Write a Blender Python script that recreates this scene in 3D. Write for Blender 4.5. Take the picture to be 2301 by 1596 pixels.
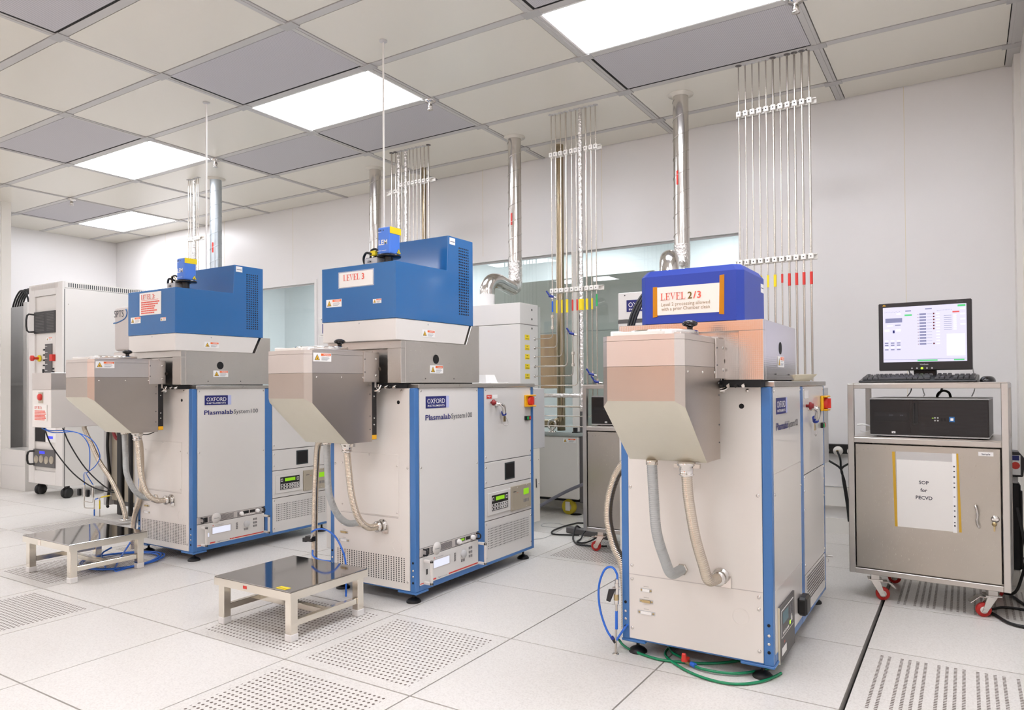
import bpy, math, random
from mathutils import Vector, Matrix
random.seed(7)
SC = bpy.context.scene
COL = SC.collection
for o in list(bpy.data.objects): bpy.data.objects.remove(o)

# ------------------------------------------------------------------ camera
F_PX, YAW, PITCH, ROLL = 1602.2572, -0.552, 0.0131, -0.0067
CAM = Vector((3.9369, -1.7631, 1.0011))
PX, PY, IW, IH = 34.0, 44.4, 2301.0, 1596.0
fw = Vector((math.sin(YAW)*math.cos(PITCH), math.cos(YAW)*math.cos(PITCH), math.sin(PITCH)))
rt = Vector((math.cos(YAW), -math.sin(YAW), 0)); upv = rt.cross(fw)
cr, sr = math.cos(ROLL), math.sin(ROLL)
rt, upv = cr*rt+sr*upv, -sr*rt+cr*upv
cam = bpy.data.cameras.new('camera'); camo = bpy.data.objects.new('camera', cam); COL.objects.link(camo)
camo.matrix_world = Matrix(((rt.x, upv.x, -fw.x, CAM.x), (rt.y, upv.y, -fw.y, CAM.y), (rt.z, upv.z, -fw.z, CAM.z), (0, 0, 0, 1)))
cam.sensor_fit = 'HORIZONTAL'; cam.sensor_width = 36; cam.lens = F_PX/IW*36
cam.shift_x = -PX/IW; cam.shift_y = PY/IW; cam.clip_start = .02; cam.clip_end = 60
SC.camera = camo
# ------------------------------------------------------------------ exposure, world, lights
vs = SC.view_settings; vs.view_transform = 'Standard'; vs.look = 'None'; vs.gamma = 1; vs.use_curve_mapping = False
vs.exposure = 0.03
LAMP = 16.0        # strength of the ceiling light panels
AMBER = 1.15       # strength of the amber-lit bay behind the camera
wd = bpy.data.worlds.new('world'); SC.world = wd; wd.use_nodes = True
wd.node_tree.nodes['Background'].inputs[0].default_value = (.9, .95, 1, 1)
wd.node_tree.nodes['Background'].inputs[1].default_value = .25

# ------------------------------------------------------------------ materials
def lin(c):
    if isinstance(c, str): c = [int(c[i:i+2], 16) for i in (0, 2, 4)]
    r = []
    for v in c[:3]:
        v /= 255.0; r.append(v/12.92 if v <= .04045 else ((v+.055)/1.055)**2.4)
    return (*r, 1)
MATS = {}
def mat(n, c, rough=.5, metal=0., emit=0., spec=.5, coat=0., alpha=1., trans=0.):
    m = bpy.data.materials.new(n); m.use_nodes = True; MATS[n] = m
    b = m.node_tree.nodes['Principled BSDF']
    b.inputs['Base Color'].default_value = lin(c); b.inputs['Roughness'].default_value = rough
    b.inputs['Metallic'].default_value = metal; b.inputs['Specular IOR Level'].default_value = spec
    b.inputs['Coat Weight'].default_value = coat; b.inputs['Coat Roughness'].default_value = .05
    if emit and emit < 4: b.inputs['Base Color'].default_value = [v*.08 for v in lin(c)[:3]]+[1]
    if emit: b.inputs['Emission Color'].default_value = lin(c); b.inputs['Emission Strength'].default_value = emit
    if trans: b.inputs['Transmission Weight'].default_value = trans
    b.inputs['Alpha'].default_value = alpha
    return m
def nd(m): return m.node_tree.nodes, m.node_tree.links, m.node_tree.nodes['Principled BSDF']
def math_n(N, L, op, a, b=None, c=None):
    n = N.new('ShaderNodeMath'); n.operation = op
    for i, v in enumerate((a, b, c)):
        if v is None: continue
        if isinstance(v, (int, float)): n.inputs[i].default_value = v
        else: L.new(v, n.inputs[i])
    return n.outputs[0]
def noise(N, L, scale=(1, 1, 1), s=5., d=2.):
    tc = N.new('ShaderNodeTexCoord'); mp = N.new('ShaderNodeMapping'); mp.inputs['Scale'].default_value = scale
    L.new(tc.outputs['Object'], mp.inputs['Vector'])
    t = N.new('ShaderNodeTexNoise'); t.inputs['Scale'].default_value = s; t.inputs['Detail'].default_value = d
    L.new(mp.outputs[0], t.inputs['Vector']); return t.outputs['Fac']
def ramp(N, L, fac, stops):
    r = N.new('ShaderNodeValToRGB'); e = r.color_ramp.elements
    e[0].position, e[0].color = stops[0][0], lin(stops[0][1]); e[1].position, e[1].color = stops[-1][0], lin(stops[-1][1])
    for p, c in stops[1:-1]: x = e.new(p); x.color = lin(c)
    L.new(fac, r.inputs['Fac']); return r.outputs['Color']
def bump(N, L, b, h, st, dist=.001):
    n = N.new('ShaderNodeBump'); n.inputs['Strength'].default_value = st; n.inputs['Distance'].default_value = dist
    L.new(h, n.inputs['Height']); L.new(n.outputs[0], b.inputs['Normal'])
def mrange(N, L, f, a, b_):
    n = N.new('ShaderNodeMapRange'); n.inputs['To Min'].default_value = a; n.inputs['To Max'].default_value = b_
    L.new(f, n.inputs['Value']); return n.outputs[0]
def brushed(n, c, rough, scale, st=.15, lo=.06):
    m = mat(n, c, rough, 1.); N, L, b = nd(m)
    f = noise(N, L, scale, 60., 3.); L.new(mrange(N, L, f, rough-lo, rough+lo), b.inputs['Roughness'])
    f2 = noise(N, L, (1, 1, 1), 3., 4.)
    c0 = lin(c); mx = N.new('ShaderNodeMixRGB'); mx.inputs[1].default_value = [v*.86 for v in c0[:3]]+[1]; mx.inputs[2].default_value = [min(1, v*1.1) for v in c0[:3]]+[1]
    L.new(f2, mx.inputs[0]); L.new(mx.outputs[0], b.inputs['Base Color'])
    bump(N, L, b, f, st, .0004); return m

mat('wall_paint', 'f0edea', .32); N, L, b = nd(MATS['wall_paint'])
bump(N, L, b, noise(N, L, (1, 1, .3), 2., 2.), .25, .004)
mat('ceiling_panel', 'e6e1d4', .28)
mat('ceiling_strip', 'c6c3bf', .35)
mat('node_plate', 'b8b6b3', .35)
mat('gap_black', '15120f', .8)
mat('light_panel', 'eff1fa', .5, emit=LAMP)
mat('light_rim', 'f4f2ee', .4)
def filter_mat():
    m = mat('filter_mesh', 'b9b2b4', .55); N, L, b = nd(m)
    tc = N.new('ShaderNodeNewGeometry'); sp = N.new('ShaderNodeSeparateXYZ'); L.new(tc.outputs['Position'], sp.inputs[0])
    u = math_n(N, L, 'MULTIPLY', sp.outputs[0], 110.); v = math_n(N, L, 'MULTIPLY', sp.outputs[1], 110.)
    fu = math_n(N, L, 'SUBTRACT', math_n(N, L, 'FRACT', u), .5); fv = math_n(N, L, 'SUBTRACT', math_n(N, L, 'FRACT', v), .5)
    d = math_n(N, L, 'SQRT', math_n(N, L, 'ADD', math_n(N, L, 'MULTIPLY', fu, fu), math_n(N, L, 'MULTIPLY', fv, fv)))
    L.new(ramp(N, L, d, [(.25, 'aca8ac'), (.4, 'ccc9cb')]), b.inputs['Base Color'])
filter_mat()
mat('floor_tile', 'e9e3da', .3, spec=.3); N, L, b = nd(MATS['floor_tile'])
f = noise(N, L, (1, 1, 1), 170., 3.); L.new(ramp(N, L, f, [(.3, 'd8d3cc'), (.5, 'e3dfd8'), (.7, 'e8e4de')]), b.inputs['Base Color'])
L.new(mrange(N, L, noise(N, L, (1, 1, 1), 6., 3.), .25, .36), b.inputs['Roughness'])
def perf_mat(name, kind):
    m = mat(name, 'e9e3da', .3, spec=.3); N, L, b = nd(m)
    tc = N.new('ShaderNodeNewGeometry'); sp = N.new('ShaderNodeSeparateXYZ'); L.new(tc.outputs['Position'], sp.inputs[0])
    x, y = sp.outputs[0], sp.outputs[1]
    fx = math_n(N, L, 'FRACT', math_n(N, L, 'ADD', math_n(N, L, 'DIVIDE', x, .6), 40.)); fy = math_n(N, L, 'FRACT', math_n(N, L, 'ADD', math_n(N, L, 'DIVIDE', y, .6), 40.))
    mg = .085
    inx = math_n(N, L, 'COMPARE', fx, .5, .5-mg); iny = math_n(N, L, 'COMPARE', fy, .5, .5-mg)
    ins = math_n(N, L, 'MULTIPLY', inx, iny)
    if kind == 'dots':
        nx, ny = 30., 26.
        row = math_n(N, L, 'MULTIPLY', fy, ny); off = math_n(N, L, 'MULTIPLY', math_n(N, L, 'MODULO', math_n(N, L, 'FLOOR', row), 2.), .5)
        cu = math_n(N, L, 'SUBTRACT', math_n(N, L, 'FRACT', math_n(N, L, 'ADD', math_n(N, L, 'MULTIPLY', fx, nx), off)), .5)
        cv = math_n(N, L, 'MULTIPLY', math_n(N, L, 'SUBTRACT', math_n(N, L, 'FRACT', row), .5), nx/ny)
        d = math_n(N, L, 'SQRT', math_n(N, L, 'ADD', math_n(N, L, 'MULTIPLY', cu, cu), math_n(N, L, 'MULTIPLY', cv, cv)))
        hole = math_n(N, L, 'LESS_THAN', d, .25)
    elif kind == 'mesh':
        nx = ny = 34.
        cu = math_n(N, L, 'ABSOLUTE', math_n(N, L, 'SUBTRACT', math_n(N, L, 'FRACT', math_n(N, L, 'MULTIPLY', fx, nx)), .5))
        cv = math_n(N, L, 'ABSOLUTE', math_n(N, L, 'SUBTRACT', math_n(N, L, 'FRACT', math_n(N, L, 'MULTIPLY', fy, ny)), .5))
        hole = math_n(N, L, 'LESS_THAN', math_n(N, L, 'MAXIMUM', cu, cv), .27)
    else:
        gx = math_n(N, L, 'MULTIPLY', fx, 24.); g5 = math_n(N, L, 'FRACT', math_n(N, L, 'DIVIDE', gx, 4.6))
        col = math_n(N, L, 'FRACT', math_n(N, L, 'MULTIPLY', g5, 4.6))
        ok = math_n(N, L, 'MULTIPLY', math_n(N, L, 'LESS_THAN', math_n(N, L, 'ABSOLUTE', math_n(N, L, 'SUBTRACT', col, .5)), .2), math_n(N, L, 'LESS_THAN', math_n(N, L, 'MULTIPLY', g5, 4.6), 4.0))
        cv = math_n(N, L, 'ABSOLUTE', math_n(N, L, 'SUBTRACT', math_n(N, L, 'FRACT', math_n(N, L, 'MULTIPLY', fy, 46.)), .5))
        hole = math_n(N, L, 'MULTIPLY', ok, math_n(N, L, 'LESS_THAN', cv, .27))
    hole = math_n(N, L, 'MULTIPLY', hole, ins)
    f = noise(N, L, (1, 1, 1), 170., 3.); c = ramp(N, L, f, [(.3, 'd8d3cc'), (.5, 'e3dfd8'), (.7, 'e8e4de')])
    mx = N.new('ShaderNodeMixRGB'); L.new(hole, mx.inputs[0]); L.new(c, mx.inputs[1]); mx.inputs[2].default_value = lin('6d625a')
    L.new(mx.outputs[0], b.inputs['Base Color'])
    L.new(mrange(N, L, hole, .25, .9), b.inputs['Roughness'])
    bump(N, L, b, math_n(N, L, 'SUBTRACT', 1., hole), .6, .002)
for k in ('dots', 'mesh', 'slots'): perf_mat('perf_'+k, k)
mat('white_paint', 'e0dcd6', .22, spec=.5, coat=.5); mat('white_front', 'e6e0d8', .34)
mat('cream_paint', 'e3dfd3', .35); mat('grey_paint', 'c7c6c4', .35); mat('dark_grey', '5d5a59', .5)
mat('hood_white', 'e2ddd6', .3)
mat('frame_blue', '4477b4', .3); mat('hood_blue', '2a6aa6', .14, spec=.6); mat('hood_deep', '2440a2', .42)
mat('laser_blue', '4f82dd', .35)
brushed('steel', 'd2cec8', .30, (1, 1, 14)); brushed('steel_h', 'cac5be', .36, (14, 14, 1))
brushed('steel_lower', 'c2b8ae', .34, (1, 1, 10)); brushed('alu', 'dcd5cf', .38, (1, 1, 10)); brushed('alu_floor_tint', 'dcd7c8', .45, (1, 8, 1))
brushed('door_steel', 'c0bab0', .3, (14, 14, 1)); brushed('worktop', 'c4c0ba', .3, (14, 1, 1)); brushed('stool_top', 'b0adaa', .06, (1, 12, 1), .03, .02)
brushed('stool_steel', 'eeE8dc', .17, (1, 1, 3), .05, .06)
m = mat('steel_linen', 'd8d3cf', .24, 1.); N, L, b = nd(m)
tc = N.new('ShaderNodeTexCoord'); w1 = N.new('ShaderNodeTexWave'); w1.inputs['Scale'].default_value = 46; w1.bands_direction = 'Z'; L.new(tc.outputs['Object'], w1.inputs[0])
w2 = N.new('ShaderNodeTexWave'); w2.inputs['Scale'].default_value = 46; w2.bands_direction = 'X'; L.new(tc.outputs['Object'], w2.inputs[0])
w3 = N.new('ShaderNodeTexWave'); w3.inputs['Scale'].default_value = 46; w3.bands_direction = 'Y'; L.new(tc.outputs['Object'], w3.inputs[0])
bump(N, L, b, math_n(N, L, 'ADD', w1.outputs['Fac'], math_n(N, L, 'ADD', w2.outputs['Fac'], w3.outputs['Fac'])), .10, .0005)
mat('chrome', 'd8d4cf', .12, 1.); mat('pipe_steel', 'cfc8be', .22, 1.); mat('pipe_brown', 'a8997f', .24, 1.)
m = mat('duct', 'd3cfca', .17, 1.); N, L, b = nd(m); bump(N, L, b, noise(N, L, (1, 1, .4), 9., 2.), .35, .01)
m = mat('foil', 'e2dfdb', .2, 1.); N, L, b = nd(m); bump(N, L, b, noise(N, L, (1, 1, 1), 55., 4.), 1., .012)
mat('zinc', 'bcc4c8', .4, .8); mat('hose_steel', 'cfc4b4', .25, 1.); mat('hose_grey', 'b7bab9', .35, .5)
mat('black_plastic', '1b1a1a', .35); mat('black_gloss', '171616', .12); mat('rubber', '131212', .5); mat('monitor_black', '262324', .35); mat('pc_black', '1c1817', .3)
mat('red', 'd8392f', .35); mat('dark_red', '8e1f22', .35); mat('orange', 'ee6a2c', .5); mat('label_white', 'f4f2ee', .45); mat('paper', 'efebe4', .6); mat('paper_warm', 'f3e8dc', .55)
mat('yellow', 'f2d718', .45); mat('switch_yellow', 'f3b414', .4); mat('warn_yellow', 'e8b51c', .45); mat('tape_yellow', 'd2a52a', .4); mat('kapton', 'c8821a', .18)
mat('navy', '20246e', .4); mat('lavender', 'b9bfe6', .4); mat('ink', '33363f', .5); mat('ink_grey', '6d6c75', .5); mat('red_ink', 'e8604c', .5); mat('brown_ink', 'a58d6c', .5); mat('olive_ink', '7f6320', .5)
mat('blue_tube', '2f6fd6', .25); mat('green_tube', '16885a', .25); mat('valve_blue', '21368f', .35); mat('tag_blue', '1f63d0', .4); mat('tag_green', '2fae5c', .4)
mat('clamp_white', 'ece8e0', .4); mat('dark_hole', '0c0a0a', .7); mat('dark_recess', '2c3436', .6); mat('wheel_red', 'c22b26', .35); mat('wheel_yellow', 'cbb62a', .4)
mat('lcd_green', '9be01c', .4, emit=.75); mat('lcd_white', 'eef0ff', .4, emit=.9); mat('lcd_blue', '3b46ff', .4, emit=1.); mat('led_green', 'b6f03c', .4, emit=1.6); mat('lcd_teal', '3c6d7a', .3)
mat('screen', 'e2def5', .3, emit=1.02); mat('screen_grey', '8f90b8', .4, emit=.85); mat('screen_dark', '7b2434', .4, emit=.7); mat('screen_green', '62dc8c', .4, emit=.9); mat('screen_white', 'fbfaff', .4, emit=1.1); mat('screen_red', 'ee5a5a', .4, emit=.9)
mat('panel_tan', 'bdb39f', .4, .3); mat('grey_button', '8b8785', .5); mat('cover_grey', 'c4bcb6', .4); mat('tray_cream', 'e9dfc4', .45); mat('far_ceiling', 'b4bfbf', .5); mat('far_light', 'f4f8ff', .5, emit=10.5); mat('cardboard', 'c59f78', .7)
mat('room_white', 'f2f6f6', .5); mat('room_grey', 'b9bcb4', .45); mat('room_dark', '979c97', .5); mat('amber', 'ff9a4a', .5, emit=AMBER); mat('amber_dim', 'ffb588', .5, emit=AMBER*.55)
mat('brass', 'c2ad82', .28, 1.); mat('feet_white', 'e6e3df', .4); mat('clear', 'ffffff', .05, alpha=.25)
def glass_mat():
    m = bpy.data.materials.new('window_glass'); m.use_nodes = True; MATS['window_glass'] = m; N, L = m.node_tree.nodes, m.node_tree.links
    N.clear(); out = N.new('ShaderNodeOutputMaterial'); mx = N.new('ShaderNodeMixShader'); t = N.new('ShaderNodeBsdfTransparent'); g = N.new('ShaderNodeBsdfGlossy'); fr = N.new('ShaderNodeFresnel')
    t.inputs[0].default_value = (.955, .98, .975, 1); g.inputs['Roughness'].default_value = .0; fr.inputs[0].default_value = 1.55
    ge = N.new('ShaderNodeNewGeometry'); L.new(math_n(N, L, 'MULTIPLY', math_n(N, L, 'MULTIPLY', fr.outputs[0], 1.6), math_n(N, L, 'SUBTRACT', 1., ge.outputs['Backfacing'])), mx.inputs[0]); L.new(t.outputs[0], mx.inputs[1]); L.new(g.outputs[0], mx.inputs[2]); L.new(mx.outputs[0], out.inputs[0])
glass_mat()

# ------------------------------------------------------------------ mesh builder
WORLD = {}
def Tr(x, y, z=0, rz=0): return Matrix.Translation((x, y, z)) @ Matrix.Rotation(rz, 4, 'Z')
def front(y): return Matrix(((1, 0, 0, 0), (0, 0, -1, y), (0, 1, 0, 0), (0, 0, 0, 1)))   # local x right, y up, z out of a wall facing -Y
def side(x): return Matrix(((0, 0, 1, x), (1, 0, 0, 0), (0, 1, 0, 0), (0, 0, 0, 1)))      # local x along +Y, y up, z out of a wall facing +X
def flat(z): return Matrix.Translation((0, 0, z))
def smooth_path(pts, sub=6):
    P = [Vector(p) for p in pts]
    if len(P) < 3 or sub < 2: return P
    out = []
    for i in range(len(P)-1):
        p0 = P[i-1] if i else 2*P[0]-P[1]; p1, p2 = P[i], P[i+1]; p3 = P[i+2] if i+2 < len(P) else 2*P[-1]-P[-2]
        for k in range(sub):
            t = k/sub; out.append(.5*((2*p1)+(p2-p0)*t+(2*p0-5*p1+4*p2-p3)*t*t+(3*p1-p0-3*p2+p3)*t**3))
    out.append(P[-1]); return out
def resample(P, step):
    out = [P[0]]; acc = 0.
    for a, b_ in zip(P[:-1], P[1:]):
        d = (b_-a).length
        if d < 1e-9: continue
        t = step-acc
        while t <= d: out.append(a+(b_-a)*(t/d)); t += step
        acc = d-(t-step)
    return out
TXT = {}
def text_mesh(s, bold):
    k = (s, bold)
    if k not in TXT:
        c = bpy.data.curves.new('t', 'FONT'); c.body = s; c.size = 1; c.resolution_u = 2; c.offset = .018*bold
        o = bpy.data.objects.new('t', c); COL.objects.link(o); bpy.context.view_layer.update()
        me = bpy.data.meshes.new_from_object(o.evaluated_get(bpy.context.evaluated_depsgraph_get()))
        TXT[k] = ([tuple(v.co) for v in me.vertices], [tuple(p.vertices) for p in me.polygons])
        bpy.data.objects.remove(o); bpy.data.curves.remove(c); bpy.data.meshes.remove(me)
    return TXT[k]
class MB:
    def __init__(s, M=None): s.v, s.f, s.mi, s.sm, s.ms = [], [], [], [], []; s.B = M or Matrix(); s.M = s.B
    def at(s, M=None): s.M = s.B @ M if M is not None else s.B; return s
    def add(s, vs, fs, m, smooth=False):
        if m not in s.ms: s.ms.append(m)
        n = len(s.v); k = s.ms.index(m); s.v += [s.M @ Vector(v) for v in vs]
        for f in fs: s.f.append([n+i for i in f]); s.mi.append(k); s.sm.append(smooth)
        return s
    def box(s, x0, x1, y0, y1, z0, z1, m):
        vs = [(x, y, z) for z in (z0, z1) for y in (y0, y1) for x in (x0, x1)]
        return s.add(vs, [(0, 2, 3, 1), (4, 5, 7, 6), (0, 1, 5, 4), (2, 6, 7, 3), (0, 4, 6, 2), (1, 3, 7, 5)], m)
    def prism(s, pts, a, b, ax, m):
        def P(p, t): return (t, p[0], p[1]) if ax == 'x' else (p[0], t, p[1]) if ax == 'y' else (p[0], p[1], t)
        n = len(pts); vs = [P(p, a) for p in pts]+[P(p, b) for p in pts]
        return s.add(vs, [tuple(range(n))[::-1], tuple(range(n, 2*n))]+[(i, (i+1) % n, n+(i+1) % n, n+i) for i in range(n)], m)
    def loft(s, rings, m, smooth=False, caps=True):
        n = len(rings[0]); vs = [p for r in rings for p in r]; fs = []
        for k in range(len(rings)-1):
            for i in range(n): j = (i+1) % n; fs.append((k*n+i, k*n+j, (k+1)*n+j, (k+1)*n+i))
        s.add(vs, fs, m, smooth)
        if caps: s.add(rings[0], [tuple(range(n))[::-1]], m); s.add(rings[-1], [tuple(range(n))], m)
        return s
    def tube(s, pts, r, m, n=8, sub=6, rf=None, closed=False):
        P = smooth_path(pts, sub) if sub else [Vector(p) for p in pts]
        t0 = (P[1]-P[0]).normalized(); a = Vector((0, 0, 1)) if abs(t0.z) < .9 else Vector((1, 0, 0)); u = t0.cross(a).normalized(); rings = []
        for i, p in enumerate(P):
            t = (P[min(i+1, len(P)-1)]-P[max(i-1, 0)])
            t = t.normalized() if t.length > 1e-9 else t0
            u = (u-t*u.dot(t)).normalized(); w = t.cross(u); rr = r if rf is None else rf(i, len(P))
            rings.append([p+(u*math.cos(2*math.pi*k/n)+w*math.sin(2*math.pi*k/n))*rr for k in range(n)])
        return s.loft(rings, m, True)
    def cyl(s, p0, p1, r, m, n=16, r1=None):
        r1 = r if r1 is None else r1
        return s.tube([p0, p1], r, m, n, 0, rf=lambda i, k: r if i == 0 else r1)
    def hose(s, pts, r, m, pitch=.0066, amp=.1, n=14):
        P = resample(smooth_path(pts, 14), pitch/4); pr = [1, 1+amp*.5, 1+amp, 1+amp*.5]
        P2 = P; return s.tube(P2, r, m, n, 0, rf=lambda i, k: r*(pr[i % 4]))
    def lathe(s, prof, o, m, ax='z', n=20, smooth=True):
        o = Vector(o); rings = []
        for r, h in prof:
            ring = []
            for k in range(n):
                c, q = r*math.cos(2*math.pi*k/n), r*math.sin(2*math.pi*k/n)
                ring.append(o+Vector({'z': (c, q, h), 'x': (h, c, q), 'y': (q, h, c), '-y': (c, -h, q)}[ax]))
            rings.append(ring)
        return s.loft(rings, m, smooth)
    def dots(s, x0, x1, nx, y0, y1, ny, r, m='dark_hole', z=.0006, stag=False, k=6):
        for j in range(ny):
            for i in range(nx):
                if stag and j % 2 and i == nx-1: continue
                cx = x0+(x1-x0)*(i+(.5 if stag and j % 2 else 0))/max(1, nx-1); cy = y0+(y1-y0)*j/max(1, ny-1)
                s.add([(cx+r*math.cos(2*math.pi*q/k), cy+r*math.sin(2*math.pi*q/k), z) for q in range(k)], [tuple(range(k))], m)
        return s
    def screw(s, x, y, r=.005, m='chrome', z=0.): return s.lathe([(r, 0), (r, .0015), (r*.5, .003), (.0004, .003)], (x, y, z), m, n=10)
    def text(s, t, x, y, size, m, bold=0, sx=1., al='l', z=.0008, fit=None):
        vs, fs = text_mesh(t, bold)
        if fit: x0_ = min(v[0] for v in vs); sx = fit/((max(v[0] for v in vs)-x0_)*size); vs = [(v[0]-x0_, v[1], v[2]) for v in vs]
        w = max(v[0] for v in vs)*size*sx; ox = x-(w/2 if al == 'c' else w if al == 'r' else 0)
        return s.add([(ox+v[0]*size*sx, y+v[1]*size, z) for v in vs], fs, m)
    def plate(s, x0, x1, y0, y1, m, t=.001): return s.box(x0, x1, y0, y1, 0, t, m)
    def obj(s, name, parent=None, bevel=0., seg=1):
        me = bpy.data.meshes.new(name)
        if parent is None:
            xs, ys, zs = [v.x for v in s.v], [v.y for v in s.v], [v.z for v in s.v]
            Wm = Matrix.Translation(((min(xs)+max(xs))/2, (min(ys)+max(ys))/2, min(zs)))
        else: Wm = WORLD[parent.name]
        Wi = Wm.inverted(); me.from_pydata([tuple(Wi @ v) for v in s.v], [], s.f)
        for m in s.ms: me.materials.append(MATS[m])
        me.polygons.foreach_set('material_index', s.mi); me.polygons.foreach_set('use_smooth', s.sm); me.update()
        o = bpy.data.objects.new(name, me); COL.objects.link(o)
        if parent is None: o.matrix_world = Wm
        else: o.parent = parent
        WORLD[o.name] = Wm
        if bevel:
            b = o.modifiers.new('bevel', 'BEVEL'); b.width = bevel; b.segments = seg; b.limit_method = 'ANGLE'; b.angle_limit = 1.0
        return o
def screws(T, frame, pts, r=.006, m='chrome', M=None, z=0., name='screw'):
    for p in pts: MB(M).at(frame).screw(p[0], p[1], p[3] if len(p) > 3 else r, p[2] if len(p) > 2 else m, z).obj(name, T)
def tag(o, label, cat, group=None):
    o['label'] = label; o['category'] = cat
    if group: o['group'] = group
    return o
def thing(name, label, cat, M=None, group=None):
    o = bpy.data.objects.new(name, None); COL.objects.link(o); o.empty_display_size = .1
    M = M or Matrix(); o.matrix_world = M; WORLD[o.name] = M.copy(); return tag(o, label, cat, group)
def struct(o): o['kind'] = 'structure'; return o
def lab(o, t): o['label'] = t; return o

# ------------------------------------------------------------------ room shell
H = 2.876; XL, XR, YB, YF = -5.5, 4.22, 3.34, -4.0
CX = [-5.87, -4.739, -3.6, -2.475, -1.304, -.168, .962, 2.091, 3.25, 4.18]        # ceiling grid lines, index -5..4
CI = {i-5: x for i, x in enumerate(CX)}
CJ = {j: .154+.5745*j for j in range(-8, 6)}
PERF = {(2, 0): 'dots', (3, 0): 'dots', (3, -1): 'dots', (0, -1): 'mesh', (-1, 0): 'mesh', (-1, 1): 'mesh', (3, 3): 'mesh', (6, 3): 'slots', (6, 1): 'slots', (-3, 1): 'mesh', (-4, 0): 'mesh', (-2, 2): 'mesh'}
b = MB(); b.box(XL-.3, XR+.3, YF-.3, 7.4, -.12, -.035, 'gap_black')
for i in range(-10, 8):
    for j in range(-7, 12):
        x0, y0 = i*.6, j*.6
        g = .003; gl = .008 if i == 6 else g; gy = .004 if j == 0 else g
        x1, y1 = x0+.6, y0+.6
        if x0 > XR or y1 < YF: continue
        gr = .008 if i == 5 else g
        b.box(max(x0+gl, XL-.1), min(x1-gr, XR+.1), y0+gy, y1-g, -.035, 0, 'perf_'+PERF[(i, j)] if (i, j) in PERF else 'floor_tile')
fl = struct(b.obj('floor'))
# ceiling: white panels, grey strips, node plates
LIGHTS = [(2, 2), (0, 2), (-2, 2), (-4, 4)]+[(i, j) for i in (2, 0, -2) for j in (-2, -6) if (i, j) != (0, -2)]+[(-4, -2), (3, 0)]  # unseen panels added for lighting; the last one brightens the right-hand floor
FILT = [(2, 1), (2, 3), (0, 1), (0, 3), (-1, 3), (-2, 1), (-4, 3), (0, -1), (2, -1), (-2, -1)]
b = MB(); b.box(XL-.3, XR+.3, YF-.3, YB+.1, H+.012, H+.05, 'gap_black')
for i in range(-5, 4):
    for j in range(-8, 6):
        x0, x1 = CI[i]+.024, CI[i+1]-.024; y0 = CJ[j]+.024; y1 = (CJ[j+1]-.024) if j < 5 else YB-.004
        x0 = max(x0, XL); 
        if (i, j) in LIGHTS or (i, j) in FILT or y1 < YF: continue
        b.box(x0+.005, x1-.005, max(y0+.005, YF), y1-.005, H-.001, H+.011, 'ceiling_panel')
for i, x in CI.items():
    if x > XL: b.box(x-.024, x+.024 if i < 4 else XR, YF, YB-.004, H-.004, H+.011, 'ceiling_strip').box(x-.007, x+.007, YF, YB-.004, H-.007, H-.004, 'ceiling_strip')
for j, y in CJ.items():
    if y > YF: b.box(XL, XR, y-.024, y+.022, H-.0035, H+.0105, 'ceiling_strip')
for i, x in CI.items():
    for j, y in CJ.items():
        if x > XL and y > YF: b.box(x-.05, x+.05, y-.03, y+.03, H-.009, H-.0036, 'node_plate')
struct(b.obj('ceiling'))
POSL = {(2, 2): 'large ceiling light panel at the top right, above the pipes beside the deep blue machine', (0, 2): 'square-looking ceiling light panel above the middle machine, between two grey filters',
        (-2, 2): 'ceiling light panel above the leftmost machine, beside a grey filter', (-4, 4): 'farthest ceiling light panel, nearest the back left corner'}
for k in LIGHTS:
    i, j = k; x0, x1, y0, y1 = CI[i]+.024, CI[i+1]-.024, CJ[j]+.024, CJ[j+1]-.024
    t = thing('ceiling_light', POSL.get(k, 'unseen ceiling light panel added outside the frame'), 'ceiling light', Tr((x0+x1)/2, (y0+y1)/2, H), 'light panels in the ceiling' if k in POSL else 'unseen ceiling light panels outside the frame')
    b = MB(); b.box(x0, x1, y0, y0+.012, H-.004, H+.011, 'light_rim').box(x0, x1, y1-.012, y1, H-.004, H+.011, 'light_rim').box(x0, x0+.012, y0, y1, H-.004, H+.011, 'light_rim').box(x1-.012, x1, y0, y1, H-.004, H+.011, 'light_rim').obj('frame', t)
    MB().box(x0+.012, x1-.012, y0+.012, y1-.012, H-.001, H+.008, 'light_panel').obj('diffuser', t)
FL = {(2, 1): 'grey filter panel cut by the top edge, beyond the largest light', (2, 3): 'large grey filter panel at the top right, between the big light and the steel pipes', (0, 1): 'grey mesh filter panel at upper left centre, on the camera side of the middle light',
      (0, 3): 'grey mesh filter panel between the middle light and the middle pipe bundle', (-1, 3): 'grey mesh filter panel left of the middle duct, left of the middle light',
      (-2, 1): 'grey mesh filter panel at the left, beside the light over the leftmost machine', (-4, 3): 'small-looking grey filter panel beside the farthest ceiling light', (0, -1): 'grey filter panel in the top left corner of the photo'}
for k in FILT:
    i, j = k; x0, x1, y0, y1 = CI[i]+.024, CI[i+1]-.024, CJ[j]+.024, CJ[j+1]-.024
    t = MB().box(x0+.016, x1-.003, y0+.003, y1-.014, H-.003, H+.011, 'filter_mesh').box(x0+.001, x0+.0155, y0+.003, y1-.001, H-.0032, H+.0108, 'gap_black').box(x0+.0155, x1-.003, y1-.0135, y1-.001, H-.0032, H+.0108, 'gap_black').obj('ceiling_filter'); tag(t, FL.get(k, 'grey mesh filter panel in the ceiling behind the camera'), 'air filter', 'filter panels in the ceiling' if k in FL else 'filter panels behind the camera')
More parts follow.
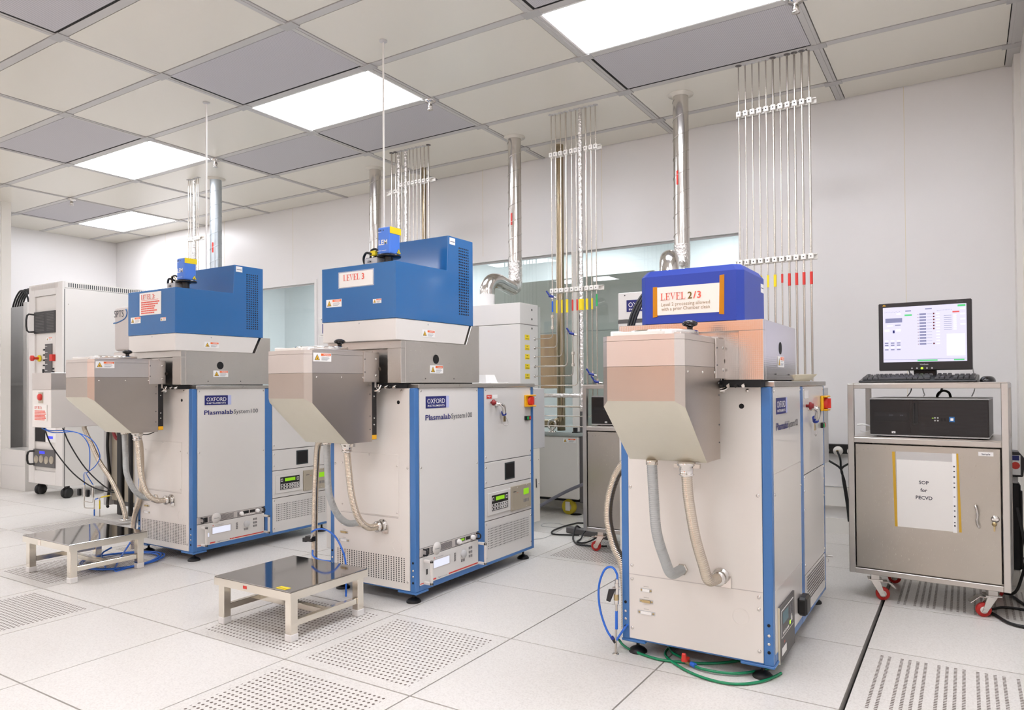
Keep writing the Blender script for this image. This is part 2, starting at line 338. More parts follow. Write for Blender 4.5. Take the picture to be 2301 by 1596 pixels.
# walls
def seams(b, xs, y, z0=.12, z1=H): 
    for x in xs: b.box(x-.0015, x+.0015, y-.0008, y+.002, z0, z1, 'tray_cream')
WA = (-3.0, -1.763, .25, 2.066); WB = (-.9, 2.575, .25, 2.074)
b = MB()
for x0, x1, z0, z1 in ((XL-.1, WA[0], 0, H), (WA[1], WB[0], 0, H), (WB[1], XR+.1, 0, H), (WA[0], WA[1], 0, WA[2]), (WA[0], WA[1], WA[3], H), (WB[0], WB[1], 0, WB[2]), (WB[0], WB[1], WB[3], H)):
    b.box(x0, x1, YB, YB+.08, z0, z1+.04, 'wall_paint')
seams(b, (-4.4, -3.25, 3.62), YB); seams(b, (-2.1, -.95, .35, 1.5, 2.72), YB, 2.12)
struct(b.obj('wall_back'))
b = MB()
for n, (x0, x1, z0, z1) in enumerate((WA, WB)):
    b = MB()
    for a in ((x0-.03, x0+.005, z0+.005, z1-.005), (x1-.005, x1+.03, z0+.005, z1-.005), (x0-.03, x1+.03, z1-.005, z1+.03), (x0-.03, x1+.03, z0-.03, z0+.005)): b.box(a[0], a[1], YB-.008, YB+.005, a[2], a[3], 'wall_paint')
    b.box(x0, x1, YB+.015, YB+.03, z1-.02, z1-.0055, 'grey_paint')
    if n: b.box(1.225, 1.285, YB-.004, YB+.08, z0, z1, 'clamp_white').box(1.285, 1.3, YB+.01, YB+.05, z0, z1, 'dark_grey')
    w = struct(b.obj('window_%d' % (n+1)))
    g = MB().box(x0, x1, YB+.035, YB+.04, z0, z1, 'window_glass').obj('pane', w)
b = MB(); b.box(XL-.1, XL, 1.55, YB+.08, 0, H+.04, 'wall_paint'); struct(b.obj('wall_left'))
b = MB(); b.box(XL-.1, -4.30, YF, 1.62, 0, H, 'wall_paint').box(-4.30, -4.285, 1.55, 1.635, 0, H, 'clamp_white').box(-4.30, -4.298, 1.30, 1.305, 0, H, 'tray_cream'); struct(b.obj('wall_left'))
b = MB(); b.box(XR, XR+.1, YF, YB+.08, 0, H+.04, 'wall_paint').box(XR-.03, XR, YB-.18, YB, 0, H, 'clamp_white'); struct(b.obj('wall_right'))
# wall behind the camera with the windows of the amber-lit bay
b = MB(); b.box(XL, XR, YF-.1, YF, 0, .85, 'wall_paint').box(XL, XR, YF-.1, YF, 2.15, H, 'wall_paint')
for x0, x1 in ((XL, -4.1), (-2.7, .8), (2.7, XR)): b.box(x0, x1, YF-.1, YF, .85, 2.15, 'wall_paint')
struct(b.obj('wall_front'))
for x0, x1 in ((-4.1, -2.7), (.8, 2.7)):
    b = MB().box(x0, x1, YF-.09, YF-.07, .85, 2.15, 'amber' if x0 > 0 else 'amber_dim')
    for q in (x0, (x0+x1)/2-.02, x1-.04): b.box(q, q+.04, YF-.07, YF, .85, 2.15, 'clamp_white')
    struct(b.obj('window_%d' % (3 if x0 < -1 else 4)))
MB().box(XL, XR, YB-.012, YB, 0, .1, 'clamp_white').obj('baseboard_back')['kind'] = 'structure'
# trunking and socket strip on the right-hand part of the back wall
b = MB(); b.box(2.66, XR-.03, YB-.05, YB, .185, .315, 'clamp_white').box(2.66, XR-.03, YB-.055, YB-.05, .312, .318, 'grey_paint'); o = struct(b.obj('trim_1', None, .003))
t = thing('socket_strip', 'black socket strip with round white connectors, on the back wall left of the monitor trolley', 'socket strip', Tr(3.2, YB, .5))
MB().box(2.9, 3.5, YB-.045, YB, .53, .592, 'black_plastic').obj('housing', t, .004)
for x in (3.13, 3.215, 3.30):
    MB().lathe([(.03, 0), (.03, .012), (.02, .02), (.018, .028), (.0005, .028)], (x, YB-.045, .55), 'clamp_white', '-y').cyl((x, YB-.07, .55), (x, YB-.085, .55), .008, 'brass').obj('connector', t)
for x, c in ((3.13, .0), (3.215, .012), (3.30, .024)):
    MB().tube([(x, YB-.08, .55), (x+.02, YB-.1, .5), (3.235+c*.3, YB-.1, .44), (3.25+c*.4, YB-.1, .36), (3.27+c*.4, YB-.1, .22), (3.28+c, YB-.09, .1)], .0065, 'rubber').obj('cable', t)
# ------------------------------------------------------------------ room behind the windows
b = MB(); b.box(-7, 6, 7.2, 7.3, 0, 3, 'room_white').box(-7, -6.9, 3.42, 7.2, 0, 3, 'room_white').box(5.9, 6, 3.42, 7.2, 0, 3, 'room_white'); struct(b.obj('wall_far'))
b = MB(); b.box(-7, 6, 3.42, 7.3, 2.9, 2.95, 'far_ceiling')
for i in range(-6, 6): b.box(i*1.13-.02, i*1.13+.02, 3.42, 7.2, 2.895, 2.9, 'ceiling_strip')
for j in range(0, 7): b.box(-7, 6, 3.5+.57*j-.02, 3.5+.57*j+.02, 2.896, 2.9, 'ceiling_strip')
struct(b.obj('ceiling_far'))
for n, (x, y) in enumerate(((-5.4, 4.2), (-3.4, 4.2), (-1.2, 4.0), (2.2, 4.3), (1.0, 6.2), (3.4, 6.2), (-3.4, 6.0), (-5.4, 6.2), (-1.0, 6.2))):  # some of these panels are added to brighten the far room
    t = tag(MB().box(x, x+1.1, y, y+.55, 2.885, 2.894, 'far_light').obj('ceiling_light'), 'ceiling light panel in the room behind the windows', 'ceiling light', 'lights in the room behind the windows')
t = thing('machine_enclosure', 'large grey-green equipment enclosure standing behind the wide window', 'enclosure', Tr(.6, 4.8))
MB().box(-.2, 1.55, 4.3, 5.4, .0, 2.02, 'room_grey').box(-.2, 1.55, 4.297, 4.3, 1.0, 1.006, 'room_dark').box(-.2, 1.55, 4.297, 4.3, 1.5, 1.506, 'room_dark').obj('body', t, .004)
t = thing('machine_enclosure', 'pale grey control cabinet with small stickers, behind the wide window right of its mullion', 'cabinet', Tr(1.9, 4.8))
b = MB().box(1.75, 2.5, 4.5, 5.3, 0, 1.72, 'grey_paint'); b.obj('body', t, .01)
b = MB().at(front(4.5)); b.plate(1.78, 1.84, 1.5, 1.56, 'yellow').plate(1.78, 1.84, 1.35, 1.41, 'label_white').plate(1.9, 1.96, 1.0, 1.06, 'label_white').plate(1.75, 2.5, .98, .984, 'dark_grey').obj('stickers', t)
o = MB().box(2.9, 3.45, 5.6, 6.1, 1.2, 2.885, 'room_dark').box(2.78, 2.9, 5.6, 6.1, 1.2, 2.7, 'room_grey').obj('air_duct', None, .005); tag(o, 'square grey-green air duct hanging behind the wide window, at its right end', 'air duct')
o = MB().box(.28, .74, 3.90, 4.02, .96, 1.455, 'cardboard').obj('cardboard_box', None, .003); tag(MB().box(.2, .8, 3.88, 4.2, .0, .958, 'room_white').obj('crate', None, .004), 'pale crate under the brown cardboard box behind the wide window', 'crate'); tag(o, 'brown cardboard box on a pale crate behind the wide window, behind the steel pipes', 'box')
o = MB().tube([(-2.35, 4.7, 0), (-2.35, 4.7, 2.88)], .11, 'duct', 20, 0).obj('exhaust_duct'); b = o
tag(o, 'grey vertical duct behind the small window between the left and middle machines', 'duct')
o = MB().tube([(-2.16, 4.7, 0), (-2.16, 4.7, .7), (-2.155, 4.7, 1.6), (-2.16, 4.7, 2.88)], .05, 'foil', 14, 6).obj('foil_pipe'); tag(o, 'foil-wrapped pipe beside the duct behind the small window', 'pipe')
o = MB().box(-3.3, -1.2, 5.2, 5.7, .0, 1.05, 'room_white').box(-3.3, -1.2, 5.19, 5.2, 1.0, 1.03, 'grey_paint').obj('workbench', None, .005); tag(o, 'white workbench behind the small window', 'workbench')
o = MB().tube([(-1.95, 5.4, 1.05), (-1.93, 5.4, 1.2), (-1.8, 5.4, 1.3), (-1.67, 5.4, 1.2), (-1.65, 5.4, 1.05)], .02, 'grey_paint', 10).obj('bench_handle'); tag(o, 'curved grey hoop on the white bench behind the small window', 'hoop')

# ------------------------------------------------------------------ ceiling sprinklers, rods
for i, j, l in ((1, 3, 'chrome sprinkler head beside the middle ceiling light'), (-1, 3, 'chrome sprinkler head at the corner of the light over the leftmost machine'), (-3, 3, 'chrome sprinkler head near the far filter at the left'), (3, 3, 'chrome sprinkler head at the top edge, right of the largest light')):
    x, y = CI[i], CJ[j]
    o = MB().lathe([(.035, 0), (.035, -.008), (.012, -.012), (.012, -.03), (.016, -.032), (.014, -.05), (.006, -.055), (.02, -.058), (.02, -.061), (.0005, -.061)], (x, y, H-.009), 'chrome').obj('sprinkler'); tag(o, l, 'sprinkler', 'ceiling sprinklers')
for x, y, z1, l in ((-.312, 1.12, 1.742, 'thin white rod from the ceiling down to the leftmost blue hood'), (1.259, 1.115, 1.742, 'thin white rod from the ceiling down to the middle blue hood')):
    t = thing('ceiling_rod', l, 'rod', Tr(x, y, z1), 'rods hanging from the ceiling')
    MB().cyl((x, y, z1), (x, y, H), .0055, 'clamp_white', 10).obj('rod', t)
    MB().lathe([(.0005, 0), (.022, 0), (.022, -.006), (.007, -.012)], (x, y, H), 'grey_paint').obj('ceiling_cap', t)

# ------------------------------------------------------------------ exhaust ducts
def duct(x, y, z0, label, tagz, bend=None, m='duct'):
    t = thing('exhaust_duct', label, 'duct', Tr(x, y, z0), 'round steel ducts from the ceiling')
    r = .05
    b = MB().cyl((x, y, z0), (x, y, H), r, m, 28)
    b.obj('pipe', t)
    n = 40*6; b = MB(); pts = []
    turns = (H-.05-z0)/.125
    for k in range(int(turns*20)): a = k/20*2*math.pi; pts.append((x+(r+.0008)*math.cos(a), y+(r+.0008)*math.sin(a), z0+.02+k/20*.125))
    MB().tube(pts, .0022, m, 5, 0).obj('spiral_seam', t)
    MB().lathe([(.0005, 0), (.082, 0), (.082, -.005), (.056, -.008), (.056, -.015), (r, -.015)], (x, y, H), 'ceiling_panel', n=28).obj('ceiling_collar', t)
    d = (Vector((CAM.x, CAM.y, 0))-Vector((x, y, 0))).normalized(); a0 = math.atan2(d.y, d.x)-.55
    for q in (0,):
        vs = []; 
        for k in range(5):
            a = a0+(k-2)*.07
            for z in (tagz, tagz+.09): vs.append((x+(r+.0015)*math.cos(a), y+(r+.0015)*math.sin(a), z))
        MB().add(vs, [(2*k, 2*k+2, 2*k+3, 2*k+1) for k in range(4)], 'red').obj('red_sticker', t)
    if bend:
        for p, mm, nm in bend: MB().tube(p, r*1.06, mm, 20, 8).obj(nm, t)
    return t
duct(-1.817, 2.236, .0, 'dull zinc round duct behind the leftmost machine', 2.2, m='zinc')
duct(-.398, 2.789, .0, 'steel spiral duct behind the blue laser box of the middle machine', 1.93)
duct(1.037, 2.785, 1.86, 'steel spiral duct ending in a foil elbow on the gas cabinet of the middle machine', 2.2,
     [([(1.037, 2.785, 1.93), (1.037, 2.785, 1.80), (1.05, 2.755, 1.735), (1.062, 2.69, 1.715)], 'foil', 'foil_elbow'), ([(1.06, 2.70, 1.715), (1.055, 2.60, 1.735), (1.05, 2.53, 1.75), (1.04, 2.46, 1.74), (1.03, 2.425, 1.69), (1.03, 2.42, 1.64)], 'duct', 'elbow'), ([(1.03, 2.42, 1.645), (1.03, 2.42, 1.56)], 'label_white', 'white_collar')])
duct(2.378, 2.693, 1.86, 'steel spiral duct with a shiny elbow behind the deep blue hood', 2.28,
     [([(2.378, 2.693, 1.9), (2.378, 2.693, 1.80), (2.385, 2.66, 1.735), (2.40, 2.58, 1.70)], 'foil', 'foil_elbow'), ([(2.397, 2.60, 1.705), (2.42, 2.45, 1.68), (2.47, 2.22, 1.68), (2.535, 2.04, 1.69), (2.565, 1.95, 1.665), (2.575, 1.92, 1.60), (2.575, 1.915, 1.48)], 'duct', 'elbow')])

# ------------------------------------------------------------------ gas pipes
ORD = ['leftmost', 'second', 'third', 'fourth', 'fifth', 'sixth', 'seventh', 'eighth', 'ninth', 'tenth', 'rightmost']
def pipe_group(P, gname, where, spec):
    n = len(P)
    for k, (x, y) in enumerate(P):
        s = spec(k); r = s.get('r', .0055)
        w = ORD[-1] if k == n-1 else ORD[0] if k == 0 else ORD[k]
        kind = 'foil-wrapped pipe' if s.get('foil') else 'steel gas pipe' if r < .008 else 'thicker steel gas pipe'
        extra = s.get('say', '')
        t = thing('gas_pipe', ('%s %s %s%s' % (w+('' if k in (0, n-1) else ' from left'), kind, where, extra)), 'pipe', Tr(x, y, s['z']), gname)
        path = s.get('path') or [(x, y, s['z']), (x, y, H)]
        if s.get('foil'):
            pp = resample(smooth_path(path, 8), .02)
            MB().tube(pp, .014, 'foil', 9, 0, rf=lambda i, q: .0125+.004*random.random()).obj('foil_wrap', t)
        else: MB().tube(path, r, 'pipe_steel', 8, 0).obj('tube', t)
        MB().lathe([(.0005, 0), (.019, 0), (.019, -.004), (r, -.006)], (x, y, H), 'dark_grey' if s.get('dark') else 'grey_paint', n=12).obj('ceiling_cap', t)
        if 'tag' in s:
            c, z0, z1 = s['tag']; MB().cyl((x, y, z0), (x, y, z1), .0185 if s.get('foil') else r+.0022, c, 10).obj('colour_tag', t)
        for q in s.get('fit', ()):
            MB().lathe([(r, -.05), (.012, -.05), (.012, -.03), (.008, -.028), (.008, .028), (.012, .03), (.012, .05), (r, .05)], (x, y, q), 'pipe_steel', n=6, smooth=False).obj('fitting', t)
        for q in s.get('valve', ()):
            v = MB().cyl((x, y, q-.02), (x, y, q+.02), .011, 'chrome', 8).cyl((x+.010, y, q-.006), (x-.02, y-.014, q+.004), .010, 'valve_blue', 12).cyl((x+.03, y+.01, q-.012), (x+.012, y, q-.008), .009, 'chrome', 10).obj('valve', t)
            MB().tube([(x-.018, y-.014, q+.006), (x-.026, y-.018, q+.022), (x-.036, y-.022, q+.036)], .0065, 'valve_blue', 6, 2).obj('valve_lever', v)
def rail(pts, z, label, x0, x1, y, th=.0, gname='pipe clamp rails', z2=None):
    z2 = z if z2 is None else z2
    t = thing('clamp_rail', label, 'pipe clamp rail', Tr((x0+x1)/2, y+.02, z), gname)
    b = MB(); 
    b.box(x0, x1, y+.008, y+.028, z-.016, z-.012, 'clamp_white').box(x0, x1, y+.008, y+.028, z+.012, z+.016, 'clamp_white').box(x0, x1, y+.024, y+.028, z-.016, z+.016, 'clamp_white').obj('rail', t)
    for px, py in pts:
        MB().box(px-.014, px+.014, py-.014, y+.012, z-.016, z+.016, 'clamp_white').at(front(py-.014)).screw(px, z, .004, 'dark_grey').obj('clamp', t, .003)
G1 = [(-2.05, 2.122), (-2.019, 2.124), (-1.976, 2.129), (-1.934, 2.121), (-1.905, 2.122)]
G2 = [(0.009, 2.551), (0.05, 2.553), (0.082, 2.554), (0.112, 2.557), (0.156, 2.555), (0.197, 2.553), (0.231, 2.556), (0.271, 2.554), (0.305, 2.557), (0.34, 2.56), (0.383, 2.56)]
G3 = [(1.497, 2.54), (1.531, 2.54), (1.571, 2.54), (1.612, 2.54), (1.655, 2.54), (1.69, 2.54), (1.722, 2.54), (1.765, 2.54), (1.803, 2.54), (1.838, 2.54)]
G4 = [(2.813+.0393*k, 2.465) for k in range(11)]
pipe_group(G1, 'pipes behind the leftmost machine', 'behind the leftmost machine', lambda k: dict(z=.0, foil=k == 2, r=.0042))
pipe_group(G2, 'pipes behind the middle machine', 'above the middle blue hood', lambda k: dict(z=.0, foil=k in (2, 4), r=.0065 if k in (0, 10) else .004, dark=k in (0, 1, 10)))
ZT = [1.318, 1.255, 1.192, 1.124, 1.056, .990, .922]
def g3(k):
    x = G3[k][0]; d = {}
    if k <= 6:
        zt = ZT[k]; xe = 1.35 if k < 5 else (1.30 if k == 5 else 1.36)
        d = dict(z=zt, path=[(x, 2.54, H), (x, 2.54, zt+.03), (x-.005, 2.54, zt+.01), (x-.02, 2.54, zt), (xe, 2.54, zt)])
    elif k == 7: d = dict(z=.62, path=[(x, 2.54, H), (x, 2.54, .87), (x-.02, 2.54, .845), (1.4, 2.54, .845)])
    elif k == 8: d = dict(z=.62, path=[(x, 2.54, H), (x, 2.54, .80), (x-.02, 2.54, .78), (1.4, 2.54, .78)])
    else: d = dict(z=.62, path=[(x, 2.54, H), (x, 2.54, .735), (x-.02, 2.54, .71), (1.4, 2.54, .71)])
    d['r'] = .0065 if k in (3, 7) else .0038
    t = {0: 'tag_blue', 1: 'yellow', 2: 'yellow', 3: 'yellow', 4: 'red', 5: 'red', 6: 'yellow', 7: 'yellow', 8: 'yellow', 9: 'tag_green'}[k]
    d['tag'] = (t, 1.50, 1.575) if k not in (1, 2, 3) else (t, 1.49, 1.58)
    if k == 9: d['tag'] = (t, 1.52, 1.60)
    d['say'] = ', %s-tagged' % {'tag_blue': 'blue', 'tag_green': 'green'}.get(t, t)
    if k == 6: d['foil'] = True
    if d.get('tag') is None: d.pop('tag'); d['say'] = ''
    if k == 0: d['fit'] = (1.43,); d['valve'] = (1.61,)
    if k == 4: d['fit'] = (1.17,); d['valve'] = (1.345,)
    if k == 8: d['valve'] = (1.065,)
    if k == 9: d['valve'] = (1.015,)
    return d
pipe_group(G3, 'pipes right of the middle machine', 'before the wide window', g3)
def g4(k):
    t = {4: 'yellow', 5: 'yellow', 6: 'red', 7: 'red', 8: 'red', 9: 'red', 10: 'red', 3: 'yellow'}.get(k)
    d = dict(z=.0, r=.006 if k in (5, 7, 8, 9, 10) else .0038, dark=k in (0, 5, 7, 8, 9, 10))
    if t: d['tag'] = (t, 1.55, 1.62) if k != 6 else (t, 1.57, 1.62); d['say'] = ', %s-tagged' % t
    return d
pipe_group(G4, 'pipes behind the deep blue machine', 'right of the deep blue machine', g4)
rail(G1, 2.33, 'short white clamp rail on the pipes behind the leftmost machine', -2.07, -1.86, 2.122)
rail(G2[3:], 2.60, 'white clamp rail on the pipes above the middle blue hood, the higher one there', .095, .435, 2.555)
rail(G2[:3], 2.555, 'short white clamp rail on three pipes above the middle hood, the lower one', -.06, .115, 2.553)
rail(G3, 2.592, 'white clamp rail high on the pipes in front of the wide window', 1.48, 1.87, 2.54)
rail(G3, 1.645, 'white clamp rail low on the pipes in front of the wide window', 1.48, 1.88, 2.54)
rail(G4, 2.583, 'white clamp rail high on the pipes right of the deep blue machine', 2.795, 3.24, 2.465)
rail(G4, 1.706, 'white clamp rail just above the tags on the pipes right of the deep blue machine', 2.78, 3.235, 2.465)
o = MB().tube([(1.24, 3.12, 2.876), (1.24, 3.12, .80), (1.235, 3.12, .73), (1.2, 3.12, .70), (1.14, 3.12, .69), (.9, 3.12, .69)], .032, 'pipe_brown', 20, 4).obj('vacuum_pipe'); tag(o, 'thick brownish steel pipe behind the thin pipes in front of the wide window', 'pipe')
o = MB().tube([(-.03, 3.0, 2.876), (-.03, 3.0, .0)], .02, 'pipe_brown', 18, 0).obj('vacuum_pipe'); tag(o, 'thick brownish steel pipe behind the thin pipes above the middle blue hood', 'pipe')

# ------------------------------------------------------------------ processing machines (written in the middle machine's coordinates, base corner 1.80, .73)
def warn_label(b, x, y, w, h, icon='hand'):
    b.plate(x, x+w, y, y+h, 'label_white')
    tw = min(h*.8, w*.34)
    b.add([(x+.06*w, y+.15*h, .0014), (x+.06*w+tw, y+.15*h, .0014), (x+.06*w+tw/2, y+.15*h+tw*.9, .0014)], [(0, 1, 2)], 'ink')
    b.add([(x+.06*w+tw*.12, y+.15*h+tw*.07, .0018), (x+.06*w+tw*.88, y+.15*h+tw*.07, .0018), (x+.06*w+tw/2, y+.15*h+tw*.78, .0018)], [(0, 1, 2)], 'warn_yellow')
    b.add([(x+.06*w+tw*.4, y+.15*h+tw*.15, .002), (x+.06*w+tw*.6, y+.15*h+tw*.15, .002), (x+.06*w+tw*.5, y+.15*h+tw*.5, .002)], [(0, 1, 2)], 'ink')
    b.box(x+.42*w, x+.97*w, y+.66*h, y+.94*h, 0, .0015, 'orange'); b.text('WARNING', x+.55*w, y+.72*h, h*.2, 'label_white', 1, z=.002)
    for k, q in enumerate((.5, .36, .25, .14)): b.box(x+.45*w, x+(.95-.1*(k == 0)-.06*k)*w, y+q*h, y+(q+.035)*h, 0, .0014, 'ink_grey')
def serif(b, s, x, y, h, m, gap=.12):
    """plain serif capitals of the LEVEL signs"""
    for ch in s:
        if ch == ' ': x += h*.32; continue
        if ch in 'LEV':
            w = .62*h; t = .13*h; th = .035*h; z0, z1 = 0, .0016
            if ch in 'LE':
                b.box(x+.1*h, x+.1*h+t, y, y+h, z0, z1, m); b.box(x, x+.34*h, y, y+th, z0, z1, m); b.box(x, x+.34*h, y+h-th, y+h, z0, z1, m)
                b.box(x, x+w, y, y+th, z0, z1, m); b.add([(x+w-.03*h, y, z1), (x+w, y, z1), (x+w+.02*h, y+.27*h, z1), (x+w-.02*h, y+.27*h, z1)], [(0, 1, 2, 3)], m)
                if ch == 'E':
                    b.box(x, x+w, y+h-th, y+h, z0, z1, m); b.box(x+w-.035*h, x+w, y+.76*h, y+h, z0, z1, m); b.box(x+.2*h, x+.45*h, y+.49*h, y+.49*h+th, z0, z1, m); b.box(x+.42*h, x+.455*h, y+.4*h, y+.62*h, z0, z1, m)
            else:
                w = .72*h; c = x+w*.5
                b.add([(x+.06*h, y+h, z1), (x+.06*h+t*1.1, y+h, z1), (c+.04*h, y+.1*h, z1), (c, y, z1)], [(0, 1, 2, 3)], m)
                b.add([(x+w-.07*h, y+h, z1), (x+w-.02*h, y+h, z1), (c+.01*h, y, z1), (c, y+.05*h, z1)], [(0, 1, 2, 3)], m)
                b.box(x-.02*h, x+.3*h, y+h-th, y+h, z0, z1, m); b.box(x+w-.2*h, x+w+.06*h, y+h-th, y+h, z0, z1, m)
            x += w+gap*h
        else:
            b.text(ch, x, y, h*1.38, m, 1, z=.0016); x += h*.62+gap*h
    return x
def logo(b, x, y, w, h):
    b.plate(x, x+w*.87, y, y+h, 'navy'); b.plate(x+w*.87, x+w, y, y+h, 'lavender')
    b.text('OXFORD', x+w*.06, y+h*.40, h*.58, 'label_white', 0, z=.0014, fit=w*.75); b.text('INSTRUMENTS', x+w*.075, y+h*.13, h*.22, 'label_white', .6, z=.0014, fit=w*.72)
def corr_hose(T, M, pts, r, m, name='flexible_hose'): return MB(M).hose(pts, r, m).obj(name, T)

def machine(dx, dy, kind, label):
    M = Tr(dx, dy); T = thing('processing_machine', label, 'laboratory machine', Tr(1.5+dx, 1.2+dy), 'processing machines with blue frames')
    X0, X1, Y0, Y1 = 1.255, 1.80, .73, 1.772
    # frame
    b = MB(M)
    for x0, x1 in ((X0, X0+.03), (X1-.032, X1)):
        for y0, y1 in ((Y0, Y0+.03), (Y1-.03, Y1)): b.box(x0, x1, y0, y1, .055, .985, 'frame_blue')
    b.box(X1-.032, X1+.001, 1.222, 1.277, .055, .985, 'frame_blue'); b.box(X0, X0+.03, 1.222, 1.277, .055, .985, 'frame_blue')
    for y0, y1 in ((Y0, Y0+.03), (Y1-.03, Y1)): b.box(X0+.03, X1-.032, y0, y1, .055, .085, 'frame_blue')
    for x0, x1 in ((X0, X0+.03), (X1-.032, X1)): b.box(x0, x1, Y0+.03, Y1-.03, .055, .085, 'frame_blue')
    b.box(X1-.11, X1+.004, Y0+.0, Y0+.09, .045, .0555, 'frame_blue'); b.box(X0-.004, X0+.09, Y0, Y0+.09, .045, .0555, 'frame_blue')
    b.obj('frame', T, .003)
    MB(M).box(X0+.012, X1-.012, Y0+.012, Y1-.01, .087, .984, 'dark_grey').obj('inner_body', T)
    b = MB(M).at(front(Y0))
    screws(T, front(Y0), [(x, z, 'chrome' if .11 < z < .17 else 'dark_hole') for x in (X1-.014, X0+.014) for z in (.10, .128, .156, .19)], .0055, M=M)
    for x, y in ((X1-.045, Y0+.04), (X0+.045, Y0+.04), (X1-.045, Y1-.05), (X0+.045, Y1-.05)):
        MB(M).lathe([(.034, 0), (.034, .006), (.026, .014), (.01, .022), (.006, .024), (.006, .056)], (x, y, 0), 'rubber').cyl((x, y, .02), (x, y, .056), .006, 'brass', 8).obj('levelling_foot', T)
    # front
    fx0, fx1 = X0+.03, X1-.032
    b = MB(M); 
    b.box(fx0, fx1, Y0-.002, Y0+.011, .062, .985, 'white_front')
    f = b.at(front(Y0-.002))
    if kind != 3:
        f.box(1.33, 1.70, .385, .388, 0, .0008, 'cover_grey')
        f.obj('front_panel', T); 
        q = MB(M).at(front(Y0-.002)).box(1.335, 1.705, .392, .68, 0, .003, 'white_front').at(front(Y0-.005))
        ap = q.obj('access_plate', T, .0015)
        screws(ap, front(Y0-.005), ((1.345, .625), (1.344, .425), (1.523, .672), (1.696, .627), (1.697, .41)), .004, M=M)
        q = MB(M).at(front(Y0-.002)).dots(1.31, 1.735, 28, .098, .205, 13, .0035, k=6); q.obj('vent_holes', T)
        cz = (.326, .288, .249)
        sc = ((1.724, .974), (1.293, .618), (1.758, .62), (1.756, .1), (1.30, .1), (1.30, .97))
    else:
        f.box(fx0, fx1, .296, .2985, 0, .0009, 'cover_grey').obj('front_panel', T)
        cz = (.245, .205, .163); sc = ((1.724, .974), (1.293, .618), (1.755, .62), (1.755, .1), (1.297, .1), (1.755, .28), (1.755, .24), (1.297, .33), (1.297, .28), (1.30, .97))
    q = MB(M).at(front(Y0-.002))
    screws(T, front(Y0-.002), sc, .006, M=M)
    q.lathe([(.009, .0005), (.0005, .0006)], (1.704, .921, 0), 'dark_hole', n=12)
    q.lathe([(.0285, 0), (.0285, .0012), (.0272, .0012), (.0272, .0002), (.0005, .0002)], (1.694, .258 if kind != 3 else .205, 0), 'white_front', n=24, smooth=False)
    q.obj('knockout_holes', T)
    for i, z in enumerate(cz):
        w = (.022, .027, .034)[i]; c = 'label_white' if i != 1 else 'brass'
        q = MB(M).at(front(Y0-.002)).plate(1.352-w, 1.352+w, z-.007, z+.007, 'grey_paint').box(1.352-w*.6, 1.352+w*.6, z-.0045, z+.0045, 0, .006, c); q.screw(1.352-w*.8, z, .004, 'brass').screw(1.352+w*.8, z, .004, 'brass'); q.box(1.342, 1.362, z+.012, z+.0145, 0, .0006, 'cover_grey'); q.obj('connector', T)
    # right side panels
    S = lambda d=0: MB(M).at(side(X1+d))
    s = MB(M); s.box(X1-.012, X1, .762, 1.222, .25 if kind != 3 else .085, .985, 'white_paint')
    if kind == 3: s.at(side(X1)).box(.762, 1.222, .295, .2965, 0, .0006, 'cover_grey').box(.762, 1.222, .69, .6915, 0, .0006, 'cover_grey')
    s.obj('side_panel', T)
    s = MB(M)
    if kind != 3:
        for z0, z1 in ((.594, .985), (.461, .592), (.287, .459), (.07, .285)): s.box(X1-.012, X1+.0005, 1.279, 1.742, z0+.001, z1-.001, 'white_paint')
    else:
        for z0, z1 in ((.63, .985), (.23, .628), (.07, .228)): s.box(X1-.012, X1+.0005, 1.279, 1.742, z0+.001, z1-.001, 'white_paint')
    s.obj('side_panel', T, .001)
    for y, z in ((.772, .972), (1.21, .972), (.772, .62), (1.21, .60), (1.29, .972), (1.735, .972), (1.29, .62), (1.735, .62), (1.29, .565), (1.735, .565), (1.29, .49), (1.735, .49), (1.29, .27), (1.735, .25), (1.29, .095), (1.735, .10)): S(.0006).screw(y, z, .005).obj('screw', T)
    s = S(.0004); logo(s, .807, .891, .174, .056); s.obj('maker_plate', T)
    s = S(.0004); s.text('Plasmalab', .804, .836, .036, 'navy', 1, fit=.19); s.text('System100', .999, .836, .036, 'ink', 0, fit=.171); s.obj('printed_name', T)
    if kind != 3:
        s = S(.001).dots(1.31, 1.705, 33, .142, .243, 9, .003); s.obj('vent_holes', T)
        # recess window
        s = S(.001).box(1.467, 1.564, .483, .575, 0, .002, 'dark_recess').box(1.475, 1.556, .49, .568, .002, .0025, 'dark_hole').obj('recess', T)
        # keypad controller
        s = S(.001).box(1.30, 1.515, .315, .43, 0, .006, 'white_paint'); kp = s.obj('controller_panel', T, .001)
        s = S(.007).plate(1.333, 1.488, .334, .415, 'black_plastic'); s.box(1.370, 1.452, .386, .406, .001, .0016, 'lcd_green')
        for y0, w, rows, in ((1.337, .02, (.338, .356)), (1.362, .02, (.338, .356)), (1.387, .02, (.338, .356))):
            for z in rows: s.box(y0, y0+w, z, z+.015, .001, .002, 'label_white').box(y0+.004, y0+w-.004, z+.002, z+.013, .002, .0026, 'black_plastic')
        for k in range(4):
            for z in (.338, .356): s.box(1.411+k*.019, 1.427+k*.019, z, z+.015, .001, .002, 'label_white').box(1.414+k*.019, 1.424+k*.019, z+.003, z+.012, .002, .0026, 'dark_grey')
        for y0 in (1.337, 1.465): s.box(y0, y0+.016, .386, .405, .001, .002, 'label_white').box(y0+.003, y0+.013, .389, .402, .002, .0026, 'black_plastic')
        s.obj('keypad', kp)
        s = S(.001).box(1.523, 1.725, .305, .438, 0, .008, 'panel_tan'); tp = s.obj('pump_controller', T, .001)
        s = S(.009).box(1.645, 1.70, .38, .413, 0, .001, 'lcd_green')
